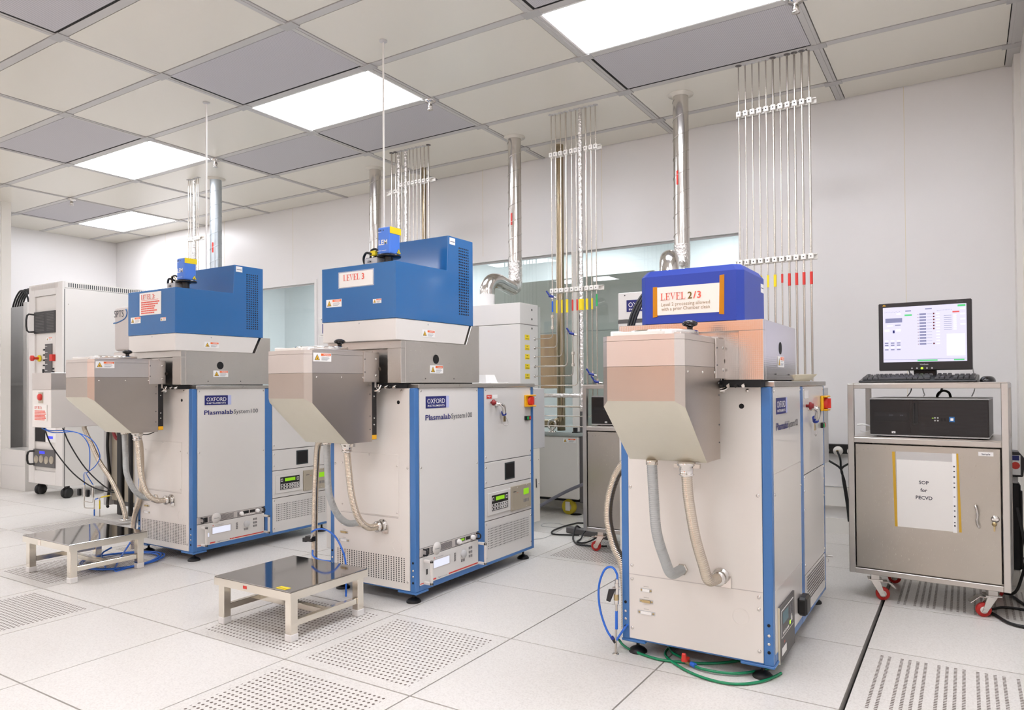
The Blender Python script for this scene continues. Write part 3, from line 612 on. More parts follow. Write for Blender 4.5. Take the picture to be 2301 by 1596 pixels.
        for k in range(4): S(.009).plate(1.645+k*.0145, 1.655+k*.0145, .338, .356, 'grey_button').obj('button', tp)
        s.text('adixen', 1.54, .405, .011, 'ink', 1).text('ACT', 1.575, .397, .007, 'red_ink', 1)
        for y, z in ((1.58, .43), (1.68, .433), (1.535, .315), (1.67, .315)): s.screw(y, z, .003)
        s.obj('display', tp)
        # DC power supply 1U
        s = S().box(.757, 1.207, .2115, .2485, 0, .004, 'panel_tan' if False else 'cover_grey'); p1 = s.obj('power_supply', T, .001)
        s = S(.004)
        for y0, y1 in ((.832, .85), (.905, .995), (1.02, 1.045), (1.15, 1.185)):
            for k in range(8): s.plate(y0, y1, .216+k*.0038, .2175+k*.0038, 'ink', .0006)
        s.lathe([(.030, 0), (.030, .002), (.0005, .003)], (.878, .231, 0), 'hood_white', n=20); s.text('TDK-Lambda', .878, .228, .006, 'ink', 1, al='c', z=.004)
        s.plate(1.06, 1.10, .226, .242, 'black_plastic').plate(1.108, 1.145, .226, .242, 'black_plastic')
        if kind == 2: s.box(1.066, 1.094, .229, .239, .001, .0014, 'lcd_green')
        for k in range(7): s.plate(1.06+k*.012, 1.068+k*.012, .217, .221, 'label_white')
        s.box(.80, .822, .216, .244, 0, .002, 'black_plastic'); s.obj('supply_panel', p1)
        for y in (1.045, 1.16): S(.004).lathe([(.0115, 0), (.0115, .012), (.009, .016), (.0005, .016)], (y, .231, 0), 'label_white').obj('knob', p1)
        for y in (.782, 1.197): S(.004).tube([(y, .244, 0), (y, .243, .02), (y, .231, .027), (y, .219, .02), (y, .218, 0)], .004, 'black_plastic', 8, 4).obj('handle', p1)
        # RF generator
        s = S().box(.757, 1.212, .083, .2085, 0, .005, 'white_paint'); p2 = s.obj('radio_frequency_generator', T, .001)
        s = S(.005).box(.848, .978, .138, .182, 0, .0008, 'cover_grey').box(.853, .972, .142, .178, .0008, .0012, 'lcd_white'); s.text('ae', .853, .187, .011, 'red_ink', 1).text('ADVANCED ENERGY', .87, .187, .006, 'ink_grey')
        s.text('Cesar', .885, .090, .008, 'navy', 1).text('RF Power Generator', .905, .090, .006, 'ink_grey')
        s.plate(.837, .871, .089, .0955, 'red').plate(.968, .978, .0895, .0955, 'red').plate(.98, 1.0, .0895, .0955, 'red').plate(1.002, 1.05, .0895, .0955, 'red').plate(1.052, 1.205, .0895, .0955, 'red').plate(.757, .79, .089, .0925, 'red')
        for y, z, h_ in [(1.010, .142+k*.0105, .008) for k in range(4)]+[(y, z, .012) for z in (.135, .155, .176) for y in (1.13, 1.146)]+[(1.065, .126, .012), (1.082, .126, .012)]: S(.005).plate(y, y+.011, z, z+h_, 'grey_button', .0025).obj('button', p2)
        if kind == 2: s.box(.80, .808, .125, .15, 0, .002, 'black_plastic')
        else: s.box(.808, .832, .13, .152, 0, .001, 'lcd_white')
        s.obj('display', p2)
        S(.005).lathe([(.0195, 0), (.0195, .008), (.017, .012), (.0005, .012)], (1.083, .163, 0), 'grey_paint').obj('dial', p2)
        for y in (.785, 1.212): S(.005).box(y-.006, y+.006, .085, .098, 0, .05, 'hood_white').box(y-.006, y+.006, .185, .198, 0, .05, 'hood_white').box(y-.006, y+.006, .085, .198, .038, .05, 'hood_white').obj('handle', p2, .002)
    else:
        # black control unit, handle and slots on the near machine
        s = S().box(.80, 1.045, .04, .232, 0, .006, 'dark_grey').box(.798, .8, .04, .232, 0, .0065, 'tray_cream'); cu = s.obj('control_unit', T, .001)
        s = S(.006).box(.825, 1.02, .12, .215, 0, .0008, 'label_white').box(.828, 1.017, .123, .212, .0008, .0012, 'dark_grey').box(.842, .93, .165, .205, .0012, .0018, 'lcd_teal')
        for k in range(5): s.box(.845+k*.02, .855+k*.02, .13, .138, .0012, .002, 'label_white')
        for k in range(3):
            for y in (.95, .985): s.box(y, y+.014, .155+k*.018, .167+k*.018, .0012, .002, 'ink_grey')
        s.box(.95, .965, .135, .147, .0012, .002, 'led_green').box(.975, .995, .14, .165, .0012, .002, 'label_white').box(.83, .90, .06, .085, 0, .001, 'label_white').text('ENI', .86, .095, .012, 'red_ink', 1); s.obj('control_display', cu)
        s = S().box(1.125, 1.205, .115, .185, 0, .035, 'black_plastic').obj('side_handle', T, .008)
        s = S(.001)
        for k in range(9): s.plate(1.325, 1.72, .115+k*.012, .119+k*.012, 'dark_grey', .0006)
        s.obj('vent_slots', T)
        s = S(.001).screw(1.76, .19, .008, z=.01).cyl((1.765, .21, 0), (1.765, .21, .03), .004, 'chrome'); s.obj('side_screw', T)
    # emergency stop, key and main switch
    s = S(.001); 
    if kind != 3: s.plate(1.30, 1.345, .926, .946, 'red').plate(1.352, 1.40, .926, .946, 'label_white').text('EMERGENCY', 1.3225, .936, .0055, 'label_white', 1, al='c', z=.0012).text('OFF', 1.3225, .929, .0055, 'label_white', 1, al='c', z=.0012)
    else: s.plate(1.30, 1.39, .935, .968, 'label_white')
    s.obj('switch_labels', T)
    S(.001).lathe([(.006, 0), (.006, .012), (.016, .013), (.016, .020), (.010, .023), (.010, .029), (.0005, .030)], (1.34, .905, 0), 'dark_red').obj('emergency_button', T)
    k = S(.001).lathe([(.012, 0), (.012, .012), (.008, .013), (.008, .03), (.0005, .03)], (1.385, .895, 0), 'chrome').tube([(1.385, .895, .03), (1.40, .885, .035), (1.42, .86, .03), (1.43, .845, .02)], .011, 'chrome', 8, 4).obj('key_switch', T)
    S(.003).cyl((1.425, .855, .018), (1.437, .838, .018), .013, 'valve_blue', 10).box(1.435, 1.455, .80, .83, .012, .015, 'brass').tube([(1.445, .83, .014), (1.47, .81, .014), (1.478, .79, .014), (1.46, .775, .014), (1.43, .785, .014)], .001, 'chrome', 5, 5).obj('key', k)
    m = S(.001).box(1.67, 1.757, .872, .94, 0, .012, 'switch_yellow').box(1.67, 1.757, .872, .88, .012, .03, 'switch_yellow').box(1.67, 1.757, .932, .94, .012, .03, 'switch_yellow').obj('main_switch', T, .003)
    S(.013).lathe([(.026, 0), (.026, .012), (.022, .014), (.0005, .014)], (1.714, .906, 0), 'red').box(1.708, 1.72, .884, .928, .012, .026, 'red').obj('rotary_knob', m)
    S(.001).box(1.672, 1.73, .796, .82, 0, .010, 'black_plastic').box(1.685, 1.70, .80, .816, .01, .014, 'tag_green').box(1.708, 1.722, .80, .816, .01, .014, 'red').obj('push_buttons', T, .001)
    # worktop and rear
    MB(M).box(X0-.005, X1+.008, Y0+.02, Y1+.006, .9855, 1.005, 'worktop').obj('worktop', T, .002)
    MB(M).box(1.27, X1-.002, Y1+.004, 1.905, .625, .975, 'grey_paint').at(side(X1-.002)).screw(1.80, .92, .004).obj('rear_box', T, .002)
    if kind == 2: MB(M).box(1.30, X1-.002, Y1+.004, 1.845, .2, .624, 'cream_paint').at(side(X1-.002)).screw(1.83, .56, .004).screw(1.83, .42, .004).tube([(1.80, .45, .002), (1.795, .42, .006), (1.80, .40, .004)], .003, 'rubber', 6, 3).obj('rear_lower_panel', T, .002)
    if kind == 2: MB(M).box(1.085, X0-.002, .86, 1.6, .155, .95, 'white_paint').at(front(.86)).screw(1.12, .6, .004).obj('left_side_box', T, .003)
    # chamber box
    cx0, cx1, cy0 = (1.285, 1.755, .69) if kind != 3 else (1.27, 1.788, .69)
    st = 'steel' if kind != 3 else 'steel_linen'
    b = MB(M).box(cx0+.01, cx1-.01, cy0+.0, 1.25, .986, 1.0095, 'dark_hole')  # black slab gives the shaded gap under the chamber its darkness
    for k in range(6): b.cyl((1.60+k*.025, cy0-.002, .992+.004*(k % 2)), (1.60+k*.025, cy0-.02, .990), .006, 'chrome' if k % 2 else 'black_plastic', 8)
    b.obj('gap_shade_fittings', T)
    b = MB(M)
    if kind != 3: prof = [(.72, 1.01), (1.30, 1.01), (1.30, 1.305), (1.232, 1.305), (1.185, 1.205), (.72, 1.205)]; top = 1.205
    else: prof = [(.72, 1.01), (1.21, 1.01), (1.21, 1.212), (.72, 1.212)]; top = 1.212
    b.prism(prof, cx0, cx1, 'x', st)
    b.box(cx0, cx1, cy0, .72, top-.036, top, st).box(cx1-.082, cx1, cy0, .72, 1.01, top-.036, st).box(cx0, cx0+.082, cy0, .72, 1.01, top-.036, st)
    ch = b.obj('chamber_housing', T, .0012)
    s = MB(M).at(side(cx1+.0005)); s.lathe([(.0225, .0004), (.0005, .0005)], (.94, 1.124, 0), 'dark_hole', n=24); s.screw(.86, 1.03, .003, 'dark_grey').screw(1.08, 1.03, .003, 'dark_grey'); s.obj('port_hole', T)
    s = MB(M).at(side(cx1+.0005)); warn_label(s, .894, 1.056, .099, .038); s.obj('warning_label', T)
    if kind != 3:
        b = MB(M); b.prism([(.655, 1.2055), (1.165, 1.2055), (1.212, 1.303), (.655, 1.303)], 1.288, 1.757, 'x', 'hood_white')
        b.at(front(.655)).screw(1.53, 1.29, .004, 'grey_paint'); b.at(side(1.757)).screw(.88, 1.288, .004, 'grey_paint'); b.obj('hood_base', T, .002)
        s = MB(M).at(side(1.7575)); warn_label(s, .834, 1.228, .095, .034); s.obj('warning_label', T)
        b = MB(M); b.prism([(.652, 1.304), (1.242, 1.304), (1.242, 1.741), (1.036, 1.741), (1.026, 1.566), (.652, 1.562)], 1.286, 1.759, 'x', 'hood_blue'); b.obj('blue_hood', T, .002, 2)
        MB(M).at(side(1.7595)).dots(1.124, 1.199, 6, 1.358, 1.692, 25, .0042, k=8).obj('vent_holes', T)
        MB(M).at(side(1.7595)).plate(1.045, 1.09, 1.70, 1.733, 'label_white').box(1.05, 1.085, 1.712, 1.716, .001, .0014, 'ink_grey').obj('serial_label', T)
        s = MB(M).at(front(.6515)); warn_label(s, 1.317, 1.375, .103, .037); s.obj('warning_label', T)
        s = MB(M).at(front(.6515)); warn_label(s, 1.621, 1.376, .052, .02); s.obj('warning_label', T)
        if kind == 2:
            s = MB(M).at(front(.651)).plate(1.405, 1.621, 1.464, 1.533, 'paper'); s.at(front(.650)); serif(s, 'LEVEL 3', 1.434, 1.494, .0285, 'red_ink'); s.at(front(.6515)).plate(1.398, 1.628, 1.46, 1.538, 'clear', .0004); lab(s.obj('notice_sheet', T), 'white sheet reading LEVEL 3 in red')
        else:
            s = MB(M).at(front(.651)).plate(1.41, 1.628, 1.418, 1.549, 'paper'); s.at(front(.650)); serif(s, 'LEVEL 3:', 1.428, 1.511, .0275, 'red_ink'); s.box(1.428, 1.60, 1.504, 1.506, 0, .001, 'red_ink')
            for k, w in enumerate((.18, .165, .15, .13, .17, .13)):
                x = 1.428
                while x < 1.428+w-.01: q = .007+.013*random.random(); s.box(x, x+q, 1.489-.0125*k, 1.4965-.0125*k, 0, .001, 'red_ink'); x += q+.003
            lab(s.obj('notice_sheet', T), 'white sheet with LEVEL 3 and red lines of writing')
    else:
        b = MB(M); hx0, hx1, hy0, hy1, hz0, hz1 = 1.352, 1.722, .69, .985, 1.213, 1.405; c = .022
        def ring(z, i): return [(hx0+i+c, hy0+i, z), (hx1-i-c, hy0+i, z), (hx1-i, hy0+i+c, z), (hx1-i, hy1-i, z), (hx0+i, hy1-i, z), (hx0+i, hy0+i+c, z)]
        b.loft([ring(hz0, 0), ring(hz1-c, 0), ring(hz1, c*.7)], 'hood_deep'); lab(b.obj('blue_hood', T, .002, 2), 'deep blue chamfered hood')
        MB(M).at(side(hx1+.0005)).plate(.935, .975, 1.33, 1.362, 'label_white').box(.94, .97, 1.345, 1.349, .001, .0014, 'ink_grey').obj('serial_label', T)
        yy = hy0-.0005; ox = -1.58
        s = MB(M).at(front(yy)).plate(2.995+ox, 3.23+ox, 1.243, 1.343, 'paper_warm')
        s.prism([(2.983+ox, 1.236), (3.0+ox, 1.238), (3.0+ox, 1.345), (2.984+ox, 1.345)], 0, .0016, 'z', 'kapton').prism([(3.222+ox, 1.236), (3.239+ox, 1.234), (3.241+ox, 1.37), (3.225+ox, 1.368)], 0, .0016, 'z', 'kapton')
        s.at(front(yy-.001)); xx = serif(s, 'LEVEL ', 3.013+ox, 1.296, .0245, 'red_ink'); s.text('2', xx-.002, 1.296, .034, 'olive_ink', 1, z=.0016).text('/', xx+.019, 1.296, .034, 'red_ink', 1, z=.0016).text('3', xx+.031, 1.296, .034, 'red_ink', 1, z=.0016)
        s.text('Level 2 processing allowed', 3.015+ox, 1.2745, .0175, 'brown_ink', .2, fit=.176).text('with a prior Chamber clean', 3.015+ox, 1.2585, .0175, 'brown_ink', .2, fit=.175)
        lab(s.obj('notice_sheet', T), 'cream sheet reading LEVEL 2/3, fixed with amber tape')
        s = MB(M)
        for k in range(3): s.tube([(1.345-.012*k, 1.05, 1.42), (1.31-.014*k, .95, 1.38), (1.285-.012*k, .86, 1.30), (1.275-.01*k, .80, 1.2), (1.28, .76, 1.1)], .005, 'rubber', 8)
        s.obj('cable_bundle', T)
    # load lock
    lx, ly = (0, 0) if kind != 3 else (.016, .045)
    if kind == 1: lx = -.005
    L = Tr(dx+lx, dy+ly)
    a0, a1, f0, f1 = 1.36, 1.628, .262, .635; c = .024
    b = MB(L); 
    def sec(z, y, cc): return [(a0+cc, y, z), (a1-cc, y, z), (a1, y+cc, z), (a1, f1, z), (a0, f1, z), (a0, y+cc, z)]
    b.loft([sec(1.0535, f0, c), sec(1.132, f0, c)], 'alu').loft([sec(1.133, f0+.001, c), sec(1.149, f0+.001, c)], 'alu').box(a0+.001, a1-.001, f0+.03, f1, 1.05, 1.0535, 'dark_grey')
    up_ = b.obj('load_lock', T, .0015); lab(up_, 'pale aluminium load-lock block with lid')
    b = MB(L); lo = sec(.947, f0+.001, c); lo2 = [(p[0], p[1], .947 if k in (0, 1, 3, 4) else .928) for k, p in enumerate(lo)]
    lo2[3] = (a1, f1, .94); lo2[4] = (a0, f1, .94)
    bt = [(a0, .487, .744), (a1, .487, .744), (a1, .489, .744), (a1, f1, .744), (a0, f1, .744), (a0, .489, .744)]
    t_ = sec(1.0525, f0+.001, c); n = 6
    vs = t_+lo2+bt
    b.add(vs, [(0, 1, 2, 3, 4, 5)], 'steel_lower').add(vs, [(n+i, n+(i+1) % n, (i+1) % n, i) for i in range(n)], 'steel_lower')
    b.add(vs, [(12, 13, 7, 6), (13, 14, 8, 7), (12, 6, 11, 17)], 'alu_floor_tint').add(vs, [(14, 15, 9, 8), (16, 17, 11, 10), (15, 16, 10, 9)], 'steel_lower').add(vs, [(12, 17, 16, 15, 14, 13)], 'steel_lower')  # slanted faces carry the cream reflection of the floor in their colour
    s = b.at(side(a1))
    for y in (.31, .45, .58): s.screw(y, 1.035, .0045)
    for z in (1.0, .96, .86, .8): s.screw(.622, z, .003, 'dark_grey')
    hop = b.obj('load_lock_cover', T); lab(hop, 'steel hopper-shaped cover under the load lock')
    s = MB(L).box(a0+.02, a1-.02, f0+.05, f1-.02, 1.1495, 1.157, 'alu').obj('lid_frame', up_, .002)
    MB(L).box(a0+.035, a0+.20, f0+.025, f0+.06, 1.1495, 1.162, 'clamp_white').box(a0+.02, a0+.05, f0+.035, f0+.075, 1.1495, 1.166, 'label_white').box(a0+.19, a0+.225, f0+.035, f0+.075, 1.1495, 1.166, 'label_white').obj('hinge', up_, .002)
    MB(L).lathe([(.0005, 0), (.115, 0), (.115, .012), (.11, .014), (.0005, .014)], ((a0+a1)/2, .46, 1.1575), 'chrome', n=32).obj('lid', up_)
    MB(L).lathe([(.010, 0), (.009, .009), (.011, .013), (.023, .017), (.0255, .024), (.021, .030), (.010, .034), (.0005, .0345)], (1.575, .49, 1.1715), 'black_gloss', n=24).obj('lid_knob', up_)
    if kind != 3: s = MB(L).at(side(a1+.0004)); warn_label(s, .292, 1.102, .098, .036); s.obj('warning_label', up_)
    b = MB(L).box(a1+.0005, a1+.006, f1-.055, f1+.042, 1.015, 1.15, 'alu'); 
    q = b.at(side(a1+.006)); q.screw(f1+.022, 1.12, .006).screw(f1+.022, 1.045, .006).screw(.585, 1.118, .003, 'dark_grey').screw(.585, 1.06, .003, 'dark_grey'); b.obj('bracket', up_, .001)
    e1 = .668 if kind != 3 else .63
    b = MB(L).box(a0+.0, a1-.005, f1+.0045, f1+.012, 1.02, 1.158, 'alu').box(a0+.02, a1-.035, f1+.012, .685, 1.03, 1.15, 'dark_grey').box(a0-.005, a1-.0, f1+.020, f1+.030, .99, 1.15, 'alu').cyl((a1-.02, f1+.045, 1.075), (a1+.006, f1+.045, 1.075), .010, 'chrome', 12)
    b.obj('gate_flange', T, .001)
    b = MB(L).box(a1-.05, a1-.004, f1+.002, f1+.034, .752, 1.014, 'black_plastic').at(side(a1-.004)).plate(f1+.003, f1+.033, .753, .773, 'switch_yellow').screw(f1+.018, .82, .004).screw(f1+.018, .85, .004).screw(f1+.018, .95, .004)
    if kind != 3: b.obj('black_duct_strip', T, .001)
    b = MB(L).box(a1-.05, a1+.01, f1+.035, f1+.05, .985, 1.005, 'chrome').cyl((a1-.02, f1+.03, .99), (a1-.005, f1+.055, .975), .012, 'chrome').tube([(a1-.03, f1+.02, .995), (a1-.01, f1+.02, .975), (a1+.012, f1+.03, .98), (a1+.02, f1+.04, 1.0)], .005, 'chrome', 8, 4).obj('latch_clamp', T)
    # hoses
    hy = .56+ly; zt = .742
    if kind != 3:
        corr_hose(T, M, [(1.415, hy, zt-.01), (1.415, hy+.005, .62), (1.42, hy+.01, .5), (1.43, hy+.05, .40), (1.445, hy+.10, .352), (1.452, Y0-.012, .344)], .0145, 'hose_grey')
        corr_hose(T, M, [(1.545, hy, zt-.04), (1.55, hy+.005, .62), (1.565, hy+.01, .5), (1.585, hy+.03, .40), (1.60, hy+.075, .352), (1.604, Y0-.035, .345)], .0145, 'hose_steel')
        e = ((1.452, .344), (1.604, .345)); topB = (1.545, hy)
    else:
        corr_hose(T, M, [(1.455, hy-.07, zt-.01), (1.457, hy-.06, .62), (1.462, hy-.05, .5), (1.475, hy-.01, .40), (1.483, hy+.03, .345), (1.49, Y0-.012, .34)], .0165, 'hose_grey')
        corr_hose(T, M, [(1.575, hy-.07, zt-.04), (1.578, hy-.06, .62), (1.595, hy-.05, .5), (1.612, hy-.02, .40), (1.62, hy+.01, .345), (1.628, Y0-.03, .333)], .0165, 'hose_steel')
        e = ((1.49, .34), (1.628, .333)); topB = (1.575, hy-.07)
    MB(M).lathe([(.0005, 0), (.021, 0), (.021, .008), (.017, .012)], (e[0][0], Y0-.002, e[0][1]), 'pipe_steel', '-y', n=6, smooth=False).obj('hose_fitting', T)
    MB(M).lathe([(.0005, 0), (.03, 0), (.03, .005), (.022, .008), (.022, .03), (.026, .03), (.026, .04), (.017, .045)], (e[1][0], Y0-.002, e[1][1]), 'chrome', '-y', n=20).box(e[1][0]-.036, e[1][0]-.024, Y0-.04, Y0-.02, e[1][1]-.01, e[1][1]+.012, 'chrome').box(e[1][0]+.0, e[1][0]+.035, Y0-.008, Y0-.003, e[1][1]-.035, e[1][1]+.005, 'chrome').obj('hose_clamp', T)
    MB(M).lathe([(.017, 0), (.03, -.003), (.03, -.013), (.024, -.016), (.022, -.04), (.026, -.042), (.016, -.05)], (topB[0], topB[1], zt+.003), 'chrome').box(topB[0]-.04, topB[0]-.024, topB[1]-.006, topB[1]+.006, zt-.018, zt-.006, 'pipe_steel').box(topB[0]+.024, topB[0]+.046, topB[1]-.006, topB[1]+.006, zt-.018, zt-.004, 'pipe_steel').obj('hose_clamp', T)
    MB(M).lathe([(.0175, 0), (.021, -.002), (.021, -.016), (.017, -.018)], (topB[0]-(.13 if kind != 3 else .12), topB[1], zt+.003), 'pipe_steel', n=8).obj('hose_fitting', T)
    # vacuum hose at the left
    if kind == 3:
        P = [(2.86, .80, .735), (2.815, .78, .70), (2.765, .80, .64), (2.735, .80, .55), (2.73, .80, .46), (2.755, .80, .365), (2.788, .80, .30), (2.80, .80, .20), (2.80, .80, .05)]
        MB().hose(P, .0165, 'hose_steel').obj('flexible_hose', T)
        MB().cyl((2.74, .92, .72), (2.74, .92, .14), .004, 'pipe_steel').cyl((2.757, .92, .72), (2.757, .92, .15), .006, 'pipe_steel').obj('thin_pipes', T)
    elif kind == 2:
        corr_hose(T, M, [(1.30, .70, .735), (1.20, .72, .725), (1.155, .74, .69), (1.135, .75, .60), (1.125, .75, .45), (1.12, .75, .25), (1.118, .75, .05), (1.118, .75, .005)], .0145, 'hose_steel')
        MB(M).cyl((1.15, .70, .235), (1.205, .665, .29), .005, 'chrome').box(1.12, 1.165, .69, .715, .225, .25, 'black_plastic').box(1.10, 1.122, .69, .71, .22, .24, 'black_plastic').tube([(1.20, .66, .285), (1.24, .66, .302), (1.30, .66, .305), (1.36, .66, .281), (1.405, .66, .23), (1.43, .66, .17), (1.433, .66, .08), (1.433, .66, .005)], .0045, 'blue_tube').tube([(1.185, .68, .19), (1.20, .67, .165), (1.26, .66, .155), (1.33, .66, .158)], .0045, 'blue_tube').obj('blue_tubing', T)
    else:
        corr_hose(T, M, [(1.47, .60, .73), (1.40, .66, .66), (1.345, .70, .52), (1.32, .71, .36), (1.25, .71, .2), (1.235, .71, .02)], .0145, 'hose_steel')
        MB(M).tube([(1.49, .60, .728), (1.52, .63, .725), (1.545, .65, .735), (1.56, .66, .75)], .003, 'rubber', 6).obj('cable', T)
    return T
machine(-1.61, -.04, 1, 'leftmost blue-framed machine, its blue hood bearing a white sheet full of red writing')
machine(0, 0, 2, 'middle blue-framed machine, its blue hood bearing a white sign that reads LEVEL 3')
machine(1.58, -.04, 3, 'nearest blue-framed machine, with a deep blue hood and a taped LEVEL 2/3 sign')

# laser end-point heads on the two stepped hoods
def laser_head(dx, dy, w, label, yellow):
    M = Tr(dx, dy); T = thing('laser_head', label, 'laser head', Tr(1.55+dx, .79+dy, 1.562), 'small blue laser heads')
    z = 1.564
    b = MB(M).box(1.47, 1.60, .72, .86, z, z+.012, 'black_plastic').cyl((1.57, .79, z+.01), (1.57, .79, z+.055), .021, 'black_plastic', 20).cyl((1.50, .82, z+.01), (1.50, .82, z+.04), .024, 'black_gloss', 20).box(1.455, 1.535, .745, .80, z+.012, z+.046, 'grey_paint').box(1.45, 1.54, .745, .748, z+.01, z+.02, 'black_plastic'); b.obj('adjustable_mount', T, .002)
    MB(M).at(front(.744)).text('LEM', 1.475, z+.024, .014, 'ink', 1).obj('mount_print', T)
    b = MB(M).lathe([(.0005, 0), (.058, 0), (.06, .006), (.056, .012), (.0005, .012)], (1.56, .80, z+.048), 'black_gloss', n=28).box(1.44, 1.56, .77, .83, z+.046, z+.054, 'black_plastic').tube([(1.43, .78, z+.01), (1.425, .77, z+.05), (1.45, .76, z+.075), (1.48, .76, z+.07), (1.50, .79, z+.055)], .006, 'rubber', 8).tube([(1.47, .77, z+.05), (1.48, .765, z+.085), (1.51, .765, z+.09), (1.52, .78, z+.07)], .005, 'rubber', 8); b.obj('base_ring', T)
    if yellow: MB(M).box(1.475, 1.505, .76, .785, z+.06, z+.085, 'yellow').obj('yellow_plug', T, .004)
    else: MB(M).tube([(1.46, .77, z+.05), (1.47, .765, z+.09), (1.50, .765, z+.08), (1.51, .77, z+.06)], .003, 'brass', 6).obj('wire_loops', T)
    h = MB(M).box(1.524, 1.60, .762, .838, z+.0605, z+.19, 'laser_blue').obj('laser_housing', T, .008, 3)
    s = MB(M).at(front(.7615)); s.text('LEM', 1.559, z+.105, .034, 'label_white', 1, al='c', sx=.95)
    for k in (0, 1, 2.4): s.lathe([(.0035, .0006), (.0005, .0008)], (1.535+k*.011, z+.174, 0), 'ink', n=8)
    s.box(1.523, 1.55, z+.166, z+.1675, 0, .001, 'label_white').box(1.523, 1.545, z+.076, z+.0785, 0, .001, 'label_white').box(1.55, 1.58, z+.077, z+.0785, 0, .001, 'label_white'); s.obj('printing', h)
    s = MB(M).at(side(1.6005)); s.plate(.764, .842, z+.158, z+.189, 'yellow').add([(.81, z+.067, .001), (.84, z+.067, .001), (.825, z+.092, .001)], [(0, 1, 2)], 'ink').add([(.812, z+.068, .0014), (.838, z+.068, .0014), (.825, z+.090, .0014)], [(0, 1, 2)], 'yellow').add([(.822, z+.071, .0018), (.828, z+.071, .0018), (.825, z+.08, .0018)], [(0, 1, 2)], 'ink'); s.obj('yellow_label', h)
laser_head(.022, 0, 1, 'small blue laser head marked LEM on the middle machine, with a yellow plug beside it', True)
laser_head(-1.535, -.04, 1, 'small blue laser head marked LEM on the leftmost machine', False)

# gas cabinets behind the machines
def gas_cab(x0, x1, y0, y1, label, strip, lb=1, ZT_=1.56):
    T = thing('gas_cabinet', label, 'gas cabinet', Tr((x0+x1)/2, y0, 0), 'white gas cabinets behind the machines')
    MB().box(x0, x1, y0, y1, .1, ZT_-.148, 'white_paint').box(x0, x1, y0, y1, ZT_-.145, ZT_, 'white_paint').obj('body', T, .003)
    screws(T, front(y0-.0004), ((x0+.04, ZT_-.015), (x0+.2, ZT_-.015)), .004, 'dark_grey')
    if strip: MB().at(front(y0-.0004)).box(x0, x1, ZT_-.165, ZT_-.147, 0, .001, 'dark_grey').obj('dark_strip', T)
    b = MB().at(front(y0-.0004)); k_ = .8 if strip else 1; logo(b, x0+.05, ZT_-.13*k_, .23*k_, .078*k_); b.obj('maker_plate', T)
    MB().box(x0+.05, x1-.05, y0+.05, y1-.03, 0, .1, 'dark_grey').obj('plinth', T)
    if lb:
        s = MB().at(side(x1+.0004))
        for z in (1.52, 1.455, 1.39): s.lathe([(.008, .0006), (.0005, .0008)], (y0+.155, z, 0), 'dark_hole', n=14)
        s.obj('holes', T)
        for z in (1.325, 1.255, 1.19, 1.122, 1.055): MB().at(side(x1+.0004)).plate(y0+.06, y0+.12, z-.018, z+.018, 'yellow').box(y0+.068, y0+.112, z-.012, z-.008, .001, .0014, 'olive_ink').box(y0+.08, y0+.10, z+.006, z+.011, .001, .0014, 'olive_ink').obj('yellow_label', T)
        for z in ZT[:5]: MB().lathe([(.0005, .004), (.0055, .004), (.0055, 0), (.011, .0), (.011, -.006)], (x1+.004, 2.54, z), 'chrome', 'x', n=12).obj('pipe_port', T)
        MB().box(x0, x1+.001, y1+.001, y1+.03, .8, 1.55, 'room_grey').obj('back_plate', T)
    return T
gas_cab(-.635, -.03, 2.36, 2.56, 'white gas cabinet behind the gap between the left and middle machines, mostly hidden', False, 0)
gas_cab(.55, 1.35, 2.35, 2.59, 'white gas cabinet with a column of yellow labels, right behind the middle machine', False)
gas_cab(2.345, 2.80, 1.76, 2.03, 'white gas cabinet with a navy maker plate, behind the deep blue hood', True, 0, 1.487)

# ------------------------------------------------------------------ small helpers for wheels and carts
def caster(T, M, x, y, zt, r=.03, rot=0., tyre='wheel_red', lever=True, post=.055):
    C = M @ Tr(x, y, 0, rot)
    c = MB(C).box(-.018, .018, -.018, .018, zt-post+.03, zt, 'steel').box(-.03, .03, -.03, .03, zt-post+.026, zt-post+.032, 'chrome')
    zf = zt-post+.026
    c.loft([[(-.018, -.02, zf), (-.014, -.02, zf), (-.014, .02, zf), (-.018, .02, zf)], [(-.018, .022, r-.008), (-.014, .022, r-.008), (-.014, .042, r-.008), (-.018, .042, r-.008)]], 'chrome').loft([[(.014, -.02, zf), (.018, -.02, zf), (.018, .02, zf), (.014, .02, zf)], [(.014, .022, r-.008), (.018, .022, r-.008), (.018, .042, r-.008), (.014, .042, r-.008)]], 'chrome')
    if lever: c.add([(.02, .05, zf-.002), (-.02, .05, zf-.002), (-.02, .085, zf-.03), (.02, .085, zf-.03), (.02, .05, zf-.006), (-.02, .05, zf-.006), (-.02, .083, zf-.034), (.02, .083, zf-.034)], [(0, 1, 2, 3), (7, 6, 5, 4), (0, 3, 7, 4), (1, 5, 6, 2), (2, 6, 7, 3)], 'chrome').box(-.02, .02, .018, .052, zf-.006, zf-.002, 'chrome')
    o = c.obj('caster', T, .001)
    MB(C).lathe([(.0005, -.011), (r*.55, -.011), (r*.6, -.008), (r*.85, -.010), (r, -.006), (r, .006), (r*.85, .010), (r*.6, .008), (r*.55, .011), (.0005, .011)], (0, .032, r), tyre, 'x', n=24).lathe([(.0005, -.0115), (r*.5, -.0115), (r*.5, .0115), (.0005, .0115)], (0, .032, r), 'hood_white', 'x', n=20).cyl((-.02, .032, r), (.02, .032, r), .006, 'chrome', 10).obj('wheel', o)
    return o
